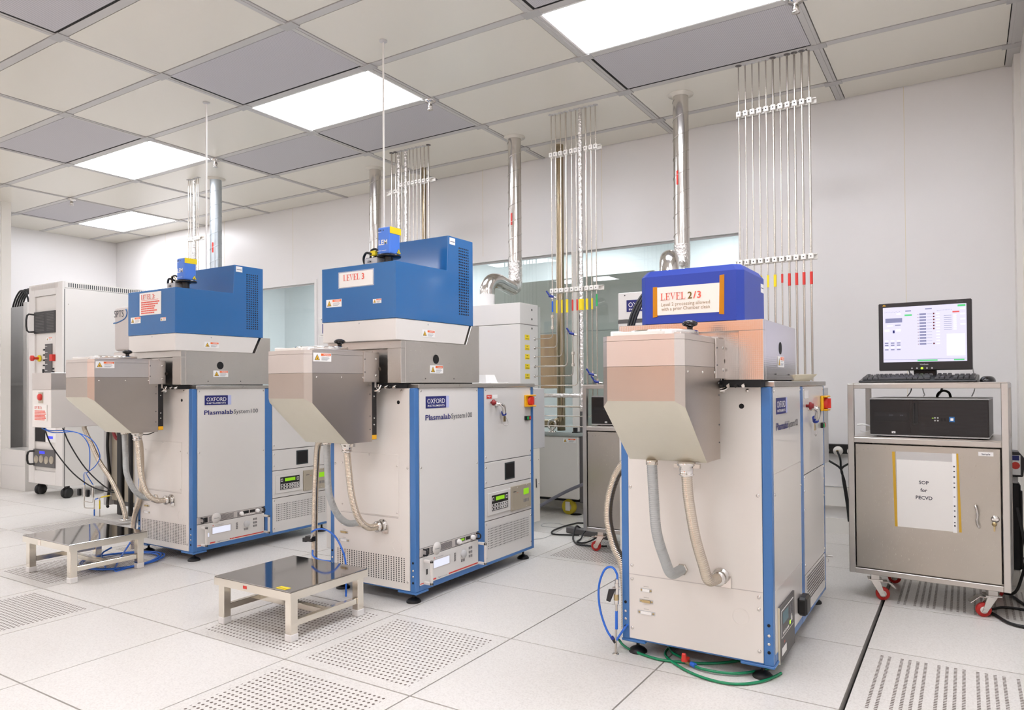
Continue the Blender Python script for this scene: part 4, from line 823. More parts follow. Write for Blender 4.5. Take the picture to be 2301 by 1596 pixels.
def trolley(M, label, near):
    T = thing('computer_trolley', label, 'trolley', M, 'stainless steel computer trolleys')
    W, D, Z0, Z1 = .622, .46, .12, .992; t = .026
    b = MB(M); s = 'steel_h'
    for x in (0, W-t):
        for y in (0, D-t): b.box(x, x+t, y, y+t, Z0, Z1, 'steel')
    for z in (Z0, .721, Z1-t+.004):
        for y in (0, D-t): b.box(t, W-t, y, y+t, z, z+.024 if z < .9 else Z1, s)
        for x in (0, W-t): b.box(x, x+t, t, D-t, z, z+.024 if z < .9 else Z1, 'steel')
    b.obj('frame', T, .002)
    MB(M).box(.004, W-.004, .004, D-.004, Z1+.0002, Z1+.0035, s).obj('top', T)
    MB(M).box(t, W-t, t, D-.002, .7455, .7485, s).obj('shelf', T)
    MB(M).box(.003, .009, t, D-t, .144, .721, 'steel').box(W-.009, W-.003, t, D-t, .144, .721, 'steel').box(t, W-t, D-.008, D-.002, .144, .721, 'steel').box(t, W-t, t, D-t, .144, .148, 'steel').obj('side_panels', T)
    d = MB(M).box(t+.005, W-t-.005, .004, .02, .1485, .7155, 'door_steel'); door = d.obj('door', T, .0015)
    if near:
        f = MB(M).at(front(.0035)); f.tube([(.502, .477, 0), (.501, .472, .018), (.506, .455, .024), (.508, .43, .024), (.505, .41, .024), (.512, .386, .018), (.513, .381, 0)], .005, 'chrome', 8, 5).obj('handle', door)
        f = MB(M).at(front(.0035)); f.lathe([(.015, 0), (.015, .004), (.009, .006), (.009, .01), (.0005, .01)], (.57, .422, 0), 'chrome').box(.558, .582, .418, .426, .01, .014, 'chrome').lathe([(.0005, .012), (.009, .012), (.009, .014), (.0005, .014)], (.567, .402, 0), 'brass').box(.564, .57, .372, .40, .011, .014, 'brass').obj('lock', door)
        f = MB(M).at(front(.0035)); f.plate(.513, .567, .684, .701, 'label_white').text('Sample', .54, .6885, .0105, 'ink', 1, al='c', sx=1.05, z=.0014); lab(f.obj('door_label', door), 'small white label reading Sample')
        f = MB(M).at(front(.0035)); f.plate(.199, .421, .352, .688, 'clear', .0006).plate(.202, .417, .352, .652, 'paper', .0012).box(.417, .432, .348, .689, 0, .0012, 'label_white')
        for k, q in enumerate((.63, .61, .585, .56, .54, .5, .46, .44, .415, .39, .375)): f.box(.421, .427, q, q+(.004 if k % 2 else .006), .0012, .0016, 'ink')
        f.prism([(.184, .686), (.195, .686), (.203, .351), (.192, .351)], 0, .002, 'z', 'tape_yellow').prism([(.433, .689), (.440, .690), (.449, .352), (.439, .352)], 0, .002, 'z', 'tape_yellow')
        for tx, z in (('SOP', .548), ('for', .5145), ('PECVD', .481)): f.text(tx, .308, z, .0215, 'ink', 1, al='c', z=.0016)
        lab(f.obj('door_notice', door), 'white sheet reading SOP for PECVD between yellow tapes')
    for x, y, rr in ((.10, .04, -1.3 if near else 1.75), (W-.07, .04, 1.9 if near else -1.3), (.10, D-.08, -1.5), (W-.10, D-.08, -1.5)): caster(T, M, x, y, Z0, .03, rr)
    return T
def desktop_pc(M, label, near):
    T = thing('desktop_computer', label, 'computer', M, 'black desktop computers lying on trolley shelves')
    x0, x1, y0, y1, z0, z1 = 0, .462, 0, .38, .006, .176
    MB(M).box(x0, x1, y0+.012, y1, z0+.001, z1-.001, 'monitor_black').box(x0-.001, x1+.001, y0+.004, y1, z1-.006, z1+.001, 'grey_paint').box(x0-.001, x1+.001, y0+.004, y1, z0-.001, z0+.006, 'grey_paint').obj('case', T, .002)
    for x, y in ((.03, .04), (.43, .04), (.03, .34), (.43, .34)): MB(M).cyl((x, y, 0), (x, y, .006), .01, 'rubber', 10).obj('foot', T)
    MB(M).box(x0, x1, y0, y0+.012, z0+.006, z1-.006, 'pc_black').obj('bezel', T, .002)
    f = MB(M).at(front(y0)); f.box(.015, .165, .125, .165, 0, .002, 'pc_black').box(.018, .158, .076, .112, 0, .003, 'black_plastic').box(.022, .15, .095, .108, .003, .004, 'monitor_black').box(.015, .165, .03, .072, 0, .002, 'pc_black').box(.175, .196, .06, .165, 0, .002, 'black_gloss').box(.18, .186, .065, .155, .002, .003, 'dark_hole')
    f.text('DVD', .08, .097, .008, 'ink_grey', z=.0045).text('RW', .125, .097, .008, 'ink_grey', z=.0045).box(.09, .105, .018, .027, 0, .002, 'label_white').text('hp', .0975, .0195, .007, 'ink', 1, al='c', z=.0024)
    f.obj('drive_bays', T)
    f = MB(M).at(front(y0))
    for k in range(26):
        z = .02+k*.0056
        if .072 < z < .096: 
            f.box(.34, .455, z, z+.003, 0, .0015, 'monitor_black'); continue
        f.box(.20, .455, z, z+.003, 0, .0015, 'monitor_black')
    f.obj('grille', T)
    f = MB(M).at(front(y0)).plate(.205, .335, .073, .097, 'pc_black', .002)
    for k in range(2):
        for q in range(2): f.lathe([(.0035, .002), (.0035, .003), (.0005, .003)], (.262+k*.011, .079+q*.012, 0), 'grey_paint', n=10)
    for k in range(2): f.box(.284+k*.012, .291+k*.012, .078, .09, .002, .003, 'dark_hole')
    f.box(.25, .257, .089, .091, .002, .003, 'led_green').box(.316, .337, .074, .097, .002, .0032, 'hood_blue').box(.321, .332, .08, .091, .0032, .0036, 'label_white').obj('ports', T)
ROTA = math.radians(-3.8); CA = Tr(3.464, 1.848, 0, ROTA)
trolley(CA, 'stainless steel trolley at the right carrying the monitor, with an SOP sheet on its door', True)
CBm = Tr(1.968, 2.065, 0, -.02)
trolley(CBm, 'stainless steel trolley half hidden by the deep blue machine, black power strip at its foot', False)
desktop_pc(CA @ Tr(.09, .03, .749), 'black desktop computer in the open shelf of the right-hand trolley, below the monitor', True)
desktop_pc(CBm @ Tr(.045, .03, .749), 'black desktop computer in the half-hidden trolley between the middle and near machines', False)

# monitor
M_ = CA @ Tr(.104, .20, .996); T = thing('monitor', 'black flat monitor showing a pale control screen, on the right-hand trolley', 'monitor', M_)
MB(M_).box(.06, .33, 0, .18, 0, .012, 'black_plastic').obj('stand_base', T, .006)
MB(M_).box(.14, .235, .05, .075, .01, .12, 'black_plastic').obj('stand_neck', T, .004)
MB(M_).box(0, .381, 0, .035, .057, .378, 'monitor_black').box(.05, .33, .035, .06, .09, .34, 'monitor_black').obj('casing', T, .003)
f = MB(M_).at(front(0)); f.text('ViewSonic', .19, .082, .0085, 'grey_paint', 1, al='c'); f.text('VA1912wb', .335, .366, .0055, 'ink_grey', 0, al='c').box(.018, .032, .366, .3675, 0, .001, 'switch_yellow').box(.02, .03, .3685, .3715, 0, .001, 'tape_yellow')
for k in (-2, -1, 1, 2): f.lathe([(.0035, .0006), (.0005, .001)], (.181+k*.0205, .067, 0), 'grey_paint', n=10)
f.obj('bezel_print', T); MB(M_).at(front(0)).lathe([(.0055, .0006), (.0005, .001)], (.181, .067, 0), 'led_green', n=12).obj('power_light', T)
f = MB(M_).at(front(0)); sx0, sx1, sz0, sz1 = .0195, .361, .097, .358; w, h = sx1-sx0, sz1-sz0
f.plate(sx0, sx1, sz0, sz1, 'screen', .0006)
def sb(a, b_, c, d, m, z=.0009): f.box(sx0+a*w, sx0+b_*w, sz0+c*h, sz0+d*h, .0006, z, m)
sb(.03, .24, .72, .80, 'screen_grey'); sb(.27, .36, .83, .86, 'screen_green'); sb(.17, .22, .86, .885, 'screen_white'); sb(.28, .35, .91, .93, 'screen_grey'); sb(.52, .6, .93, .95, 'screen_grey'); sb(.9, .99, .95, .985, 'screen_green')
sb(.02, .08, .56, .6, 'screen_white'); sb(.16, .22, .56, .6, 'screen_white'); sb(.12, .145, .53, .58, 'navy'); sb(.15, .22, .665, .68, 'screen_grey'); sb(.05, .12, .655, .675, 'screen_white')
for c_ in range(3):
    for q, m in enumerate(('screen_white', 'screen_grey', 'screen_grey', 'screen_white', 'screen_grey')): sb(.02+.075*c_, .065+.075*c_, .38-.04*q, .40-.04*q, m)
for q in range(11):
    z = .845-.053*q; sb(.45, .53, z-.012, z+.018, 'screen_grey'); sb(.43, .438, z-.004, z+.008, 'screen_dark', .001); sb(.54, .60, z, z+.004, 'screen_grey'); sb(.65, .69, z-.008, z+.012, 'screen_white')
    if q < 6 or q == 10: sb(.612, .63, z-.008, z+.018, 'screen_dark', .001)
for q in range(8): sb(.74, .83, .80-.035*q, .806-.035*q, 'screen_grey'); sb(.85, .885, .795-.035*q, .815-.035*q, 'screen_white')
sb(.84, .92, .85, .875, 'screen_red'); sb(.77, .98, .1, .48, 'screen_white'); sb(.01, .99, .045, .05, 'screen_grey')
for a, b_ in ((.42, .66), (.85, .97)): sb(a, b_, .012, .038, 'screen_green')
for q in range(4): sb(.93, .985, .90-.09*q, .925-.09*q, 'screen_white')
for q in range(10): sb(.02+.02*q, .033+.02*q, .905+.01*(q % 2), .909+.01*(q % 2), 'screen_grey'); sb(.66+.018*q, .672+.018*q, .9, .904, 'screen_grey')
f.obj('screen', T)
# keyboard
K = CA @ Tr(.046, .012, .9965); T = thing('keyboard', 'black computer keyboard lying along the front edge of the right-hand trolley', 'keyboard', K)
b = MB(K); n = 9; ring0 = []
b.prism([(0, .002), (.01, 0), (.17, 0), (.175, .03), (.165, .034), (.02, .012), (0, .01)], 0, .466, 'x', 'black_plastic'); b.obj('body', T, .004, 2)
rows = [(.03, .0145), (.052, .0178), (.074, .0212), (.096, .0246), (.118, .028), (.146, .0315)]
for ri, (y, z) in enumerate(rows):
    x = .012
    if ri == 0: ws = [.024, .02, .024, .115, .024, .02, .024, .024]
    elif ri == 5: ws = [.018]+[-.018]+[.018]*4+[-.009]+[.018]*4+[-.009]+[.018]*4
    else: ws = [.03-.004*ri]+[.018]*12+[.03]
    for wk in ws:
        if wk > 0:
            i = .0016; MB(K).loft([[(x, y-.008, z), (x+wk-.002, y-.008, z), (x+wk-.002, y+.009, z+.0025), (x, y+.009, z+.0025)], [(x+i, y-.006, z+.008), (x+wk-.002-i, y-.006, z+.008), (x+wk-.002-i, y+.006, z+.0105), (x+i, y+.006, z+.0105)]], 'monitor_black').obj('key', T)
        x += abs(wk)+.0005
    for q in range(3):
        if ri in (1,) and q != 1: continue
        if ri == 2: continue
        xx = .306+q*.02; i = .0016; MB(K).loft([[(xx, y-.008, z), (xx+.017, y-.008, z), (xx+.017, y+.009, z+.0025), (xx, y+.009, z+.0025)], [(xx+i, y-.006, z+.008), (xx+.017-i, y-.006, z+.008), (xx+.017-i, y+.006, z+.0105), (xx+i, y+.006, z+.0105)]], 'monitor_black').obj('key', T)
    if ri < 5:
        for q in range(4):
            xx = .375+q*.021; i = .0016; MB(K).loft([[(xx, y-.008, z), (xx+.018, y-.008, z), (xx+.018, y+.009, z+.0025), (xx, y+.009, z+.0025)], [(xx+i, y-.006, z+.008), (xx+.018-i, y-.006, z+.008), (xx+.018-i, y+.006, z+.0105), (xx+i, y+.006, z+.0105)]], 'monitor_black').obj('key', T)
# mouse
P_ = CA @ Tr(.548, .06, .9965); T = thing('mouse', 'black glossy computer mouse right of the keyboard', 'mouse', P_)
rings = []
for k in range(9):
    a = k/8*math.pi/2; z = .026*math.sin(a); s_ = max(.02, math.cos(a))**.7
    rings.append([(.030*s_*math.cos(q*math.pi/10), .054*s_*math.sin(q*math.pi/10), z+.001) for q in range(20)])
MB(P_).loft(rings, 'black_gloss', True).obj('shell', T); MB(P_).box(-.003, .003, .028, .042, .019, .024, 'dark_grey').obj('wheel', T, .001)
# trolley cables
for x, x2, l in ((.205, .2, 'thin black cable dropping from the monitor trolley top, left one'), (.257, .27, 'thin grey cable dropping behind the keyboard to the computer'), (.475, .47, 'thin grey cable dropping at the right end of the trolley shelf')):
    p = [CA @ Vector(q) for q in ((x, .30, 1.08), (x, .42, 1.05), (x, .475, 1.01), (x, .475, .96), (x2, .42, .935), (x2, .38, .93))]
    o = MB().tube(p, .0028, 'rubber' if 'black' in l else 'grey_paint', 7).obj('cable'); tag(o, l, 'cable')
p = [CA @ Vector(q) for q in ((.34, .475, 1.03), (.34, .475, .97), (.335, .43, .945), (.335, .30, .93), (.345, .28, .948), (.365, .28, .957), (.385, .28, .948), (.39, .30, .928))]
o = MB().tube(p, .0055, 'rubber', 8).obj('cable'); tag(o, 'thick black looping cable above the desktop computer on the right-hand trolley', 'cable')
o = MB(CA).tube([(.03, .06, .80), (.06, .05, .803), (.085, .06, .795), (.1, .08, .79)], .0035, 'label_white', 7).tube([(.04, .08, .77), (.06, .07, .768), (.085, .08, .772)], .0025, 'label_white', 6).obj('cable'); tag(o, 'short white cable at the left end of the right-hand trolley shelf', 'cable')

# ------------------------------------------------------------------ step stools
def stool(x0, x1, y0, y1, label, red):
    T = thing('step_stool', label, 'step stool', Tr((x0+x1)/2, (y0+y1)/2), 'stainless steel step stools'); zt = .201; a = .035
    MB().box(x0, x1, y0, y1, zt-.004, zt, 'stool_top').obj('top', T, .0015)
    MB().box(x0, x1, y0, y0+.003, zt-.036, zt-.0045, 'stool_steel').box(x0, x1, y1-.003, y1, zt-.036, zt-.0045, 'stool_steel').box(x0, x0+.003, y0+.003, y1-.003, zt-.036, zt-.0045, 'stool_steel').box(x1-.003, x1, y0+.003, y1-.003, zt-.036, zt-.0045, 'stool_steel').obj('apron', T)
    xs, ys = (x0+.012, x1-.012-a), (y0+.012, y1-.012-a)
    for x in xs:
        for y in ys:
            MB().box(x, x+a, y, y+a, .022, zt-.005, 'stool_steel').obj('leg', T, .002); MB().box(x-.002, x+a+.002, y-.002, y+a+.002, 0, .03, 'feet_white').obj('foot_cap', T, .003)
    for x in xs: MB().box(x+.006, x+a-.006, ys[0]+a+.001, ys[1]-.001, .055, .08, 'stool_steel').obj('stretcher', T, .0015)
    ym = (y0+y1)/2; MB().box(xs[0]+a-.006, xs[1]+.006, ym-.0125, ym+.0125, .055, .08, 'stool_steel').obj('cross_bar', T, .0015)
    if red: MB().at(front(y0-.0003)).plate(x0+.19, x0+.212, zt-.026, zt-.014, 'red').obj('red_sticker', T); MB().at(flat(zt)).plate(x1-.10, x1-.045, y0+.012, y0+.04, 'yellow').box(x1-.095, x1-.05, y0+.02, y0+.023, .001, .0013, 'olive_ink').obj('yellow_sticker', T)
    else: MB().at(front(y0-.0003)).plate(x0+.17, x0+.20, zt-.034, zt-.008, 'paper_warm').obj('faded_sticker', T)
stool(1.225, 1.70, .112, .53, 'steel step stool in front of the middle machine, with red and yellow stickers', True)
stool(-.43, .06, .10, .505, 'steel step stool in front of the leftmost machine, blue tubing coiled beneath it', False)

# ------------------------------------------------------------------ floor tubing, valves, cords
def F(pts, z): return [(x, y, z) for x, y in pts]
g = thing('air_hose', 'green air hoses with a red valve curling out from under the near machine', 'air hose', Tr(3.05, .7))
MB().tube([(2.815, .66, .052), (2.80, .73, .03), (2.82, .73, .012)]+F([(2.87, 0.709), (2.979, 0.681), (3.065, 0.70), (3.145, 0.735), (3.22, .80), (3.3, .9)], .006), .0048, 'green_tube').obj('hose', g)
MB().tube(F([(3.02, .92), (2.975, 0.85), (2.983, 0.738), (3.061, 0.66), (3.149, 0.612), (3.232, 0.599), (3.292, 0.62), (3.344, 0.674), (3.372, 0.737), (3.385, 0.777)], .006), .0048, 'green_tube').obj('hose', g)
MB().tube(F([(2.99, .90), (2.972, 0.82), (3.001, 0.758), (3.045, 0.727), (3.075, .70)], .012), .0048, 'green_tube').tube(F([(3.118, .674), (3.153, 0.665), (3.222, 0.672), (3.28, 0.707), (3.345, 0.80), (3.35, .95)], .01), .0048, 'green_tube').obj('hose', g)
v = MB().cyl((3.078, .697, .013), (3.10, .683, .013), .009, 'brass', 8).cyl((3.10, .683, .013), (3.118, .674, .013), .0085, 'blue_tube', 10).obj('red_valve', g)
MB().box(3.068, 3.09, .668, .70, .02, .03, 'red').prism([(3.07, .02), (3.088, .02), (3.086, .05), (3.072, .05)], .664, .674, 'y', 'red').obj('lever', v, .002)
g = thing('needle_valve', 'thin steel stand pipe with black-handled valve and blue tube loop, left of the near machine', 'valve', Tr(2.82, .662))
MB().cyl((2.82, .662, 0), (2.825, .662, .19), .0042, 'pipe_steel', 8).cyl((2.824, .662, .15), (2.825, .662, .19), .0046, 'pipe_steel', 8).lathe([(.0005, 0), (.012, 0), (.012, .002), (.005, .003)], (2.82, .662, 0), 'chrome').obj('stand_pipe', g)
MB().cyl((2.8245, .662, .20), (2.8245, .662, .222), .010, 'brass', 6).cyl((2.825, .662, .185), (2.825, .662, .20), .0085, 'chrome', 6).cyl((2.826, .662, .222), (2.827, .662, .262), .009, 'chrome', 8).cyl((2.827, .662, .262), (2.828, .662, .278), .0075, 'chrome', 6).cyl((2.815, .65, .245), (2.835, .668, .245), .006, 'chrome', 8).obj('valve_body', g)
MB().loft([[(2.79, .645, .198), (2.806, .645, .194), (2.806, .652, .194), (2.79, .652, .198)], [(2.80, .645, .24), (2.828, .645, .245), (2.828, .652, .245), (2.80, .652, .24)]], 'monitor_black').obj('lever', g, .002)
MB().tube([(2.829, .662, .277), (2.828, .662, .295), (2.815, .662, .315), (2.795, .662, .318), (2.774, .662, .3), (2.756, .662, .254), (2.752, .662, .198), (2.762, .662, .138), (2.786, .662, .08), (2.812, .662, .05)], .0042, 'blue_tube').tube([(2.825, .66, .053), (2.84, .67, .08), (2.853, .68, .101), (2.86, .75, .12)], .0042, 'blue_tube').cyl((2.824, .662, .093), (2.8245, .662, .16), .0058, 'blue_tube', 8).cyl((2.803, .662, .062), (2.811, .662, .052), .007, 'valve_blue', 8).cyl((2.811, .662, .052), (2.82, .662, .042), .0065, 'rubber', 8).obj('blue_tube', g)
# coil under the left stool
pts = []
for k in range(66):
    a = k/22*2*math.pi-.6; rx, ry = .20+.012*math.sin(a*.7), .20+.015*math.cos(a*.5); pts.append((-.19+rx*math.cos(a), .50+ry*math.sin(a)+.01*math.sin(a*1.3), .008+.0025*k/22+.004*math.sin(a*2)))
o = MB().tube([(-.46, .80, .30), (-.40, .76, .22), (-.40, .72, .13), (-.41, .68, .06)]+pts+[(-.25, .42, .05), (-.2, .45, .09)], .0048, 'blue_tube', 7, 3).obj('air_hose'); tag(o, 'coil of blue air tube on the floor under the left step stool', 'air hose')
# power strip and cords by the hidden trolley
g = thing('power_strip', 'black cable box with looping black cords at the foot of the half-hidden trolley', 'power strip', Tr(1.76, 2.46))
MB(Tr(1.634, 2.455, 0, -.17)).box(0, .36, 0, .05, 0, .042, 'dark_grey').obj('box', g, .006)
MB().tube(F([(1.9, 2.75), (1.60, 2.78), (1.55, 2.70), (1.535, 2.55), (1.55, 2.42), (1.60, 2.35), (1.68, 2.37), (1.76, 2.41)], .008), .0055, 'rubber').obj('cord', g)
MB().tube([(1.74, 2.47, .04), (1.719, 2.45, .055), (1.73, 2.39, .02), (1.79, 2.27, .008), (1.872, 2.17, .008), (1.93, 2.16, .008), (1.99, 2.17, .008), (2.06, 2.2, .01)], .0055, 'rubber').obj('cord', g)
MB().tube([(1.80, 2.46, .045), (1.80, 2.40, .03), (1.82, 2.32, .008), (1.845, 2.22, .008), (1.90, 2.23, .008), (1.93, 2.33, .03), (1.88, 2.42, .05)], .005, 'rubber').obj('cord', g)
o = MB().tube(F([(1.50, 2.05), (1.558, 2.164), (1.595, 2.228), (1.582, 2.383), (1.544, 2.567), (1.47, 2.558), (1.375, 2.57), (1.36, 2.666), (1.445, 2.697), (1.547, 2.635), (1.62, 2.55)], .004), .002, 'grey_paint', 6).obj('wire'); tag(o, 'thin grey wire looped on the floor between the middle machine and the hidden trolley', 'wire')
o = MB().lathe([(.0005, .0006), (.045, .0006), (.045, .001), (.0005, .001)], (1.379, 3.091, 0), 'dark_hole', n=24).obj('floor_hole'); tag(o, 'round dark opening in the floor in front of the white pump unit', 'floor opening')
# cords at the lower right corner
g = thing('extension_cable', 'black power cords on the floor at the bottom right, beside the trolley wheel', 'power cord', Tr(4.08, 1.95))
MB().tube([(4.06, 2.30, .12), (4.086, 2.269, .02), (4.118, 2.178, .008), (4.142, 2.099, .008), (4.17, 2.0, .008)], .0065, 'rubber').obj('cord', g)
MB().tube(F([(4.00, 1.93), (4.024, 1.952), (4.06, 2.0), (4.12, 2.01), (4.18, 1.99)], .008), .0055, 'rubber').obj('cord', g)
MB().tube(F([(3.99, 1.90), (4.022, 1.877), (4.061, 1.79), (4.097, 1.753), (4.15, 1.745), (4.19, 1.76)], .008), .0065, 'rubber').obj('cord', g)
MB().tube([(4.135, 2.33, .40), (4.15, 2.27, .30), (4.16, 2.22, .2), (4.14, 2.20, .1), (4.11, 2.19, .03), (4.05, 2.25, .01)], .0065, 'rubber').obj('cord', g)

# vacuum cleaner-like unit between trolley and right wall
g = thing('cleaning_device', 'dark upright device with a white and red label, between the monitor trolley and the wall', 'device', Tr(4.12, 2.5))
MB().box(4.075, 4.155, 2.44, 2.56, .08, .50, 'rubber').cyl((4.12, 2.5, .08), (4.12, 2.5, .46), .045, 'rubber', 18).obj('body', g, .008)
MB().box(4.075, 4.15, 2.44, 2.56, .0, .08, 'clamp_white').obj('base', g, .005)
MB().box(4.075, 4.145, 2.45, 2.55, .50, .535, 'grey_paint').obj('neck', g, .004)
h = MB().prism([(4.06, .535), (4.165, .535), (4.175, .62), (4.15, .655), (4.06, .66)], 2.43, 2.56, 'y', 'monitor_black').obj('head', g, .004)
MB().at(front(2.4295)).plate(4.07, 4.155, .545, .64, 'label_white').plate(4.072, 4.15, .615, .638, 'navy', .0016).lathe([(.018, .0014), (.0005, .002)], (4.135, .59, 0), 'red', n=12).box(4.085, 4.135, .587, .592, .001, .0014, 'red').obj('label', h)

# white pump unit by the back wall
g = thing('pump_unit', 'white floor-standing pump unit on yellow wheels with a lifting ring, by the wide window', 'pump', Tr(1.2, 3.2))
px0, px1, py0, py1 = .86, 1.44, 3.02, 3.28
MB().box(px0, px1, py0, py1, .125, .60, 'hood_white').obj('body', g, .006)
MB().box(px0-.01, px1+.01, py0-.01, py1+.01, .6005, .612, 'room_dark').obj('top_plate', g, .003)
MB().box(px1+.001, px1+.03, py0+.02, py1, .10, .60, 'dark_grey').box(px0, px1, py0+.05, py1, .1, .124, 'dark_hole').obj('chassis', g)
s = MB().at(front(py0-.0004)); warn_label(s, 1.31, .555, .11, .03); s.obj('warning_label', g)
pts = [(1.19+.032*math.cos(a/16*2*math.pi), 3.06, .685+.036*math.sin(a/16*2*math.pi)) for a in range(17)]
MB().tube(pts, .009, 'chrome', 10, 2).lathe([(.032, .6255), (.032, .632), (.012, .638), (.01, .655)], (1.19, 3.06, 0), 'chrome').obj('lifting_ring', g)
MB().box(1.37, 1.42, 3.05, 3.10, .626, .635, 'black_plastic').cyl((1.39, 3.07, .635), (1.39, 3.07, .665), .017, 'black_plastic').obj('black_connector', g, .002)
for x in (1.33, .95):
    c = MB().box(x-.03, x+.03, 3.07, 3.09, .08, .124, 'panel_tan').box(x-.02, x+.02, 3.045, 3.05, .03, .10, 'hood_white').obj('caster', g, .004)
    MB().lathe([(.0005, -.018), (.05, -.018), (.058, -.014), (.058, .014), (.05, .018), (.0005, .018)], (x, 3.075, .058), 'wheel_yellow', 'y', n=28).lathe([(.0005, -.0185), (.028, -.0185), (.028, -.016)], (x, 3.075, .058), 'panel_tan', 'y', n=20).obj('wheel', c)
o = MB().tube([(1.20, 2.62, .03), (1.26, 2.72, .10), (1.40, 2.88, .20), (1.55, 2.95, .27), (1.7, 3.0, .31)], .012, 'ink_grey', 10).obj('drain_hose'); tag(o, 'grey hose rising from the floor in front of the white pump unit', 'hose')
o = MB().prism([(1.02, 0), (1.16, 0), (1.05, .22), (1.02, .22)], 2.72, 2.78, 'y', 'panel_tan').obj('steel_bracket'); tag(o, 'triangular steel bracket on the floor by the pump unit', 'bracket')
# small things on worktops
o = MB(Tr(3.20, 1.38)).loft([[(-.08, -.28, 1.0055), (.165, -.24, 1.0055), (.165, .1, 1.0055), (-.08, .1, 1.0055)], [(-.10, -.30, 1.030), (.18, -.27, 1.030), (.19, .14, 1.036), (-.1, .14, 1.030)]], 'tray_cream').obj('paper_tray', None, .004); tag(o, 'cream paper tray on the worktop of the near machine', 'tray')
o = MB().loft([[(1.50, 1.50, 1.006), (1.66, 1.50, 1.006), (1.66, 1.62, 1.006), (1.50, 1.62, 1.006)], [(1.515, 1.515, 1.055), (1.645, 1.515, 1.055), (1.645, 1.605, 1.055), (1.515, 1.605, 1.055)]], 'label_white').box(1.50, 1.72, 1.46, 1.64, 1.0055, 1.010, 'label_white').obj('wipe_box', None, .002); tag(o, 'small white box of wipes on the worktop of the middle machine', 'box')

# ------------------------------------------------------------------ far left: tall rack
g = thing('equipment_rack', 'tall white equipment rack on black castors at the left, with controls on its front', 'equipment rack', Tr(-3.2, 1.9))
rx0, rx1, ry0, ry1, rz0, rz1 = -3.575, -2.955, 1.49, 2.55, .11, 1.955
b = MB().box(rx0, rx1, ry0+.02, ry1, rz0, rz1-.06, 'white_paint').box(rx0, rx1, ry0+.02, ry1, rz1-.058, rz1, 'white_paint')
b.box(rx0, rx0+.11, ry0, ry0+.02, rz0, rz1, 'white_paint').box(rx1-.12, rx1, ry0, ry0+.02, rz0, rz1, 'white_paint').box(rx0+.11, rx1-.12, ry0, ry0+.02, rz1-.11, rz1, 'white_paint').box(rx0+.11, rx1-.12, ry0, ry0+.02, rz0, rz0+.12, 'white_paint').obj('cabinet', g, .003)
s = MB().at(side(rx1+.0004))
for k in range(54): s.plate(ry0+.05+k*.0185, ry0+.058+k*.0185, rz1-.05, rz1-.012, 'dark_recess', .0005)
s.at(front(ry0-.0004))
for k in range(26): s.plate(rx0+.05+k*.019, rx0+.060+k*.019, rz1-.05, rz1-.012, 'cover_grey', .0005)
s.obj('vent_slots', g); s = MB().at(side(rx1+.0004)).plate(ry0+.015, ry0+.02, rz0, rz1-.07, 'dark_grey', .0006).screw(ry0+.05, 1.75, .004).screw(ry0+.9, 1.4, .004).lathe([(.028, .001), (.028, .02), (.0005, .02)], (2.12, 1.26, 0), 'black_plastic', n=18).obj('side_trim', g)
fx = rx0+.11; fw_ = rx1-.12-fx; f = MB().at(front(ry0+.018))
def fp(a, c, d, e, m, t=.004): f.plate(fx+a*fw_, fx+c*fw_, d, e, m, t)
fp(0, 1, 1.10, 1.84, 'hood_white', .003); fp(0, 1, rz0+.13, 1.09, 'hood_white', .003); f.obj('front_panels', g)
f = MB().at(front(ry0+.014)); fp(.0, 1, 1.50, 1.70, 'black_plastic', .02)
for k in range(12): f.box(fx+.08*fw_, fx+.5*fw_, 1.52+k*.014, 1.526+k*.014, .02, .022, 'dark_grey'); f.box(fx+.62*fw_, fx+.95*fw_, 1.52+k*.014, 1.526+k*.014, .02, .022, 'dark_grey')
f.obj('rack_computer', g, .002); MB().tube([(fx-.01, ry0, 1.52), (fx-.03, ry0-.05, 1.53), (fx-.03, ry0-.05, 1.67), (fx-.01, ry0, 1.68)], .008, 'black_plastic', 8, 3).obj('rack_handle', g)
f = MB().at(front(ry0+.014)); fp(.46, .78, 1.06, 1.40, 'dark_grey', .006)
for k in range(6): fp(.36, .42, 1.10+k*.048, 1.115+k*.048, 'black_plastic', .006); f.box(fx+.45*fw_, fx+.58*fw_, 1.10+k*.055, 1.104+k*.055, .006, .008, 'label_white')
fp(.33, .4, 1.02, 1.17, 'black_plastic', .006); fp(.8, .92, 1.24, 1.30, 'red', .03)
for k in range(5): fp(.8, .87, 1.05+k*.028, 1.066+k*.028, 'black_plastic', .006)
warn_label(f, fx+.5*fw_, 1.43, .1, .03); f.obj('control_panel', g)
MB().lathe([(.012, 0), (.012, .05), (.026, .055), (.026, .075), (.0005, .078)], (fx+.08, ry0+.01, 1.27), 'red', '-y').lathe([(.0005, 0), (.03, 0), (.03, .012), (.012, .013)], (fx+.08, ry0+.01, 1.27), 'yellow', '-y').obj('emergency_button', g)
f = MB().at(front(ry0+.014)); fp(0, .46, .50, .68, 'dark_hole', .006); fp(.5, 1, .60, .68, 'label_white', .008); fp(.5, 1, .50, .58, 'label_white', .008)
f.box(fx+.6*fw_, fx+.82*fw_, .63, .655, .008, .010, 'dark_grey').box(fx+.62*fw_, fx+.85*fw_, .53, .555, .008, .010, 'lcd_blue').obj('power_meters', g)
for k in range(6): pass
f = MB().at(front(ry0+.012)); fp(0, 1, .27, .43, 'dark_grey', .02); f.box(fx+.3*fw_, fx+.55*fw_, .39, .415, .02, .022, 'lcd_blue'); f.obj('fan_unit', g, .002)
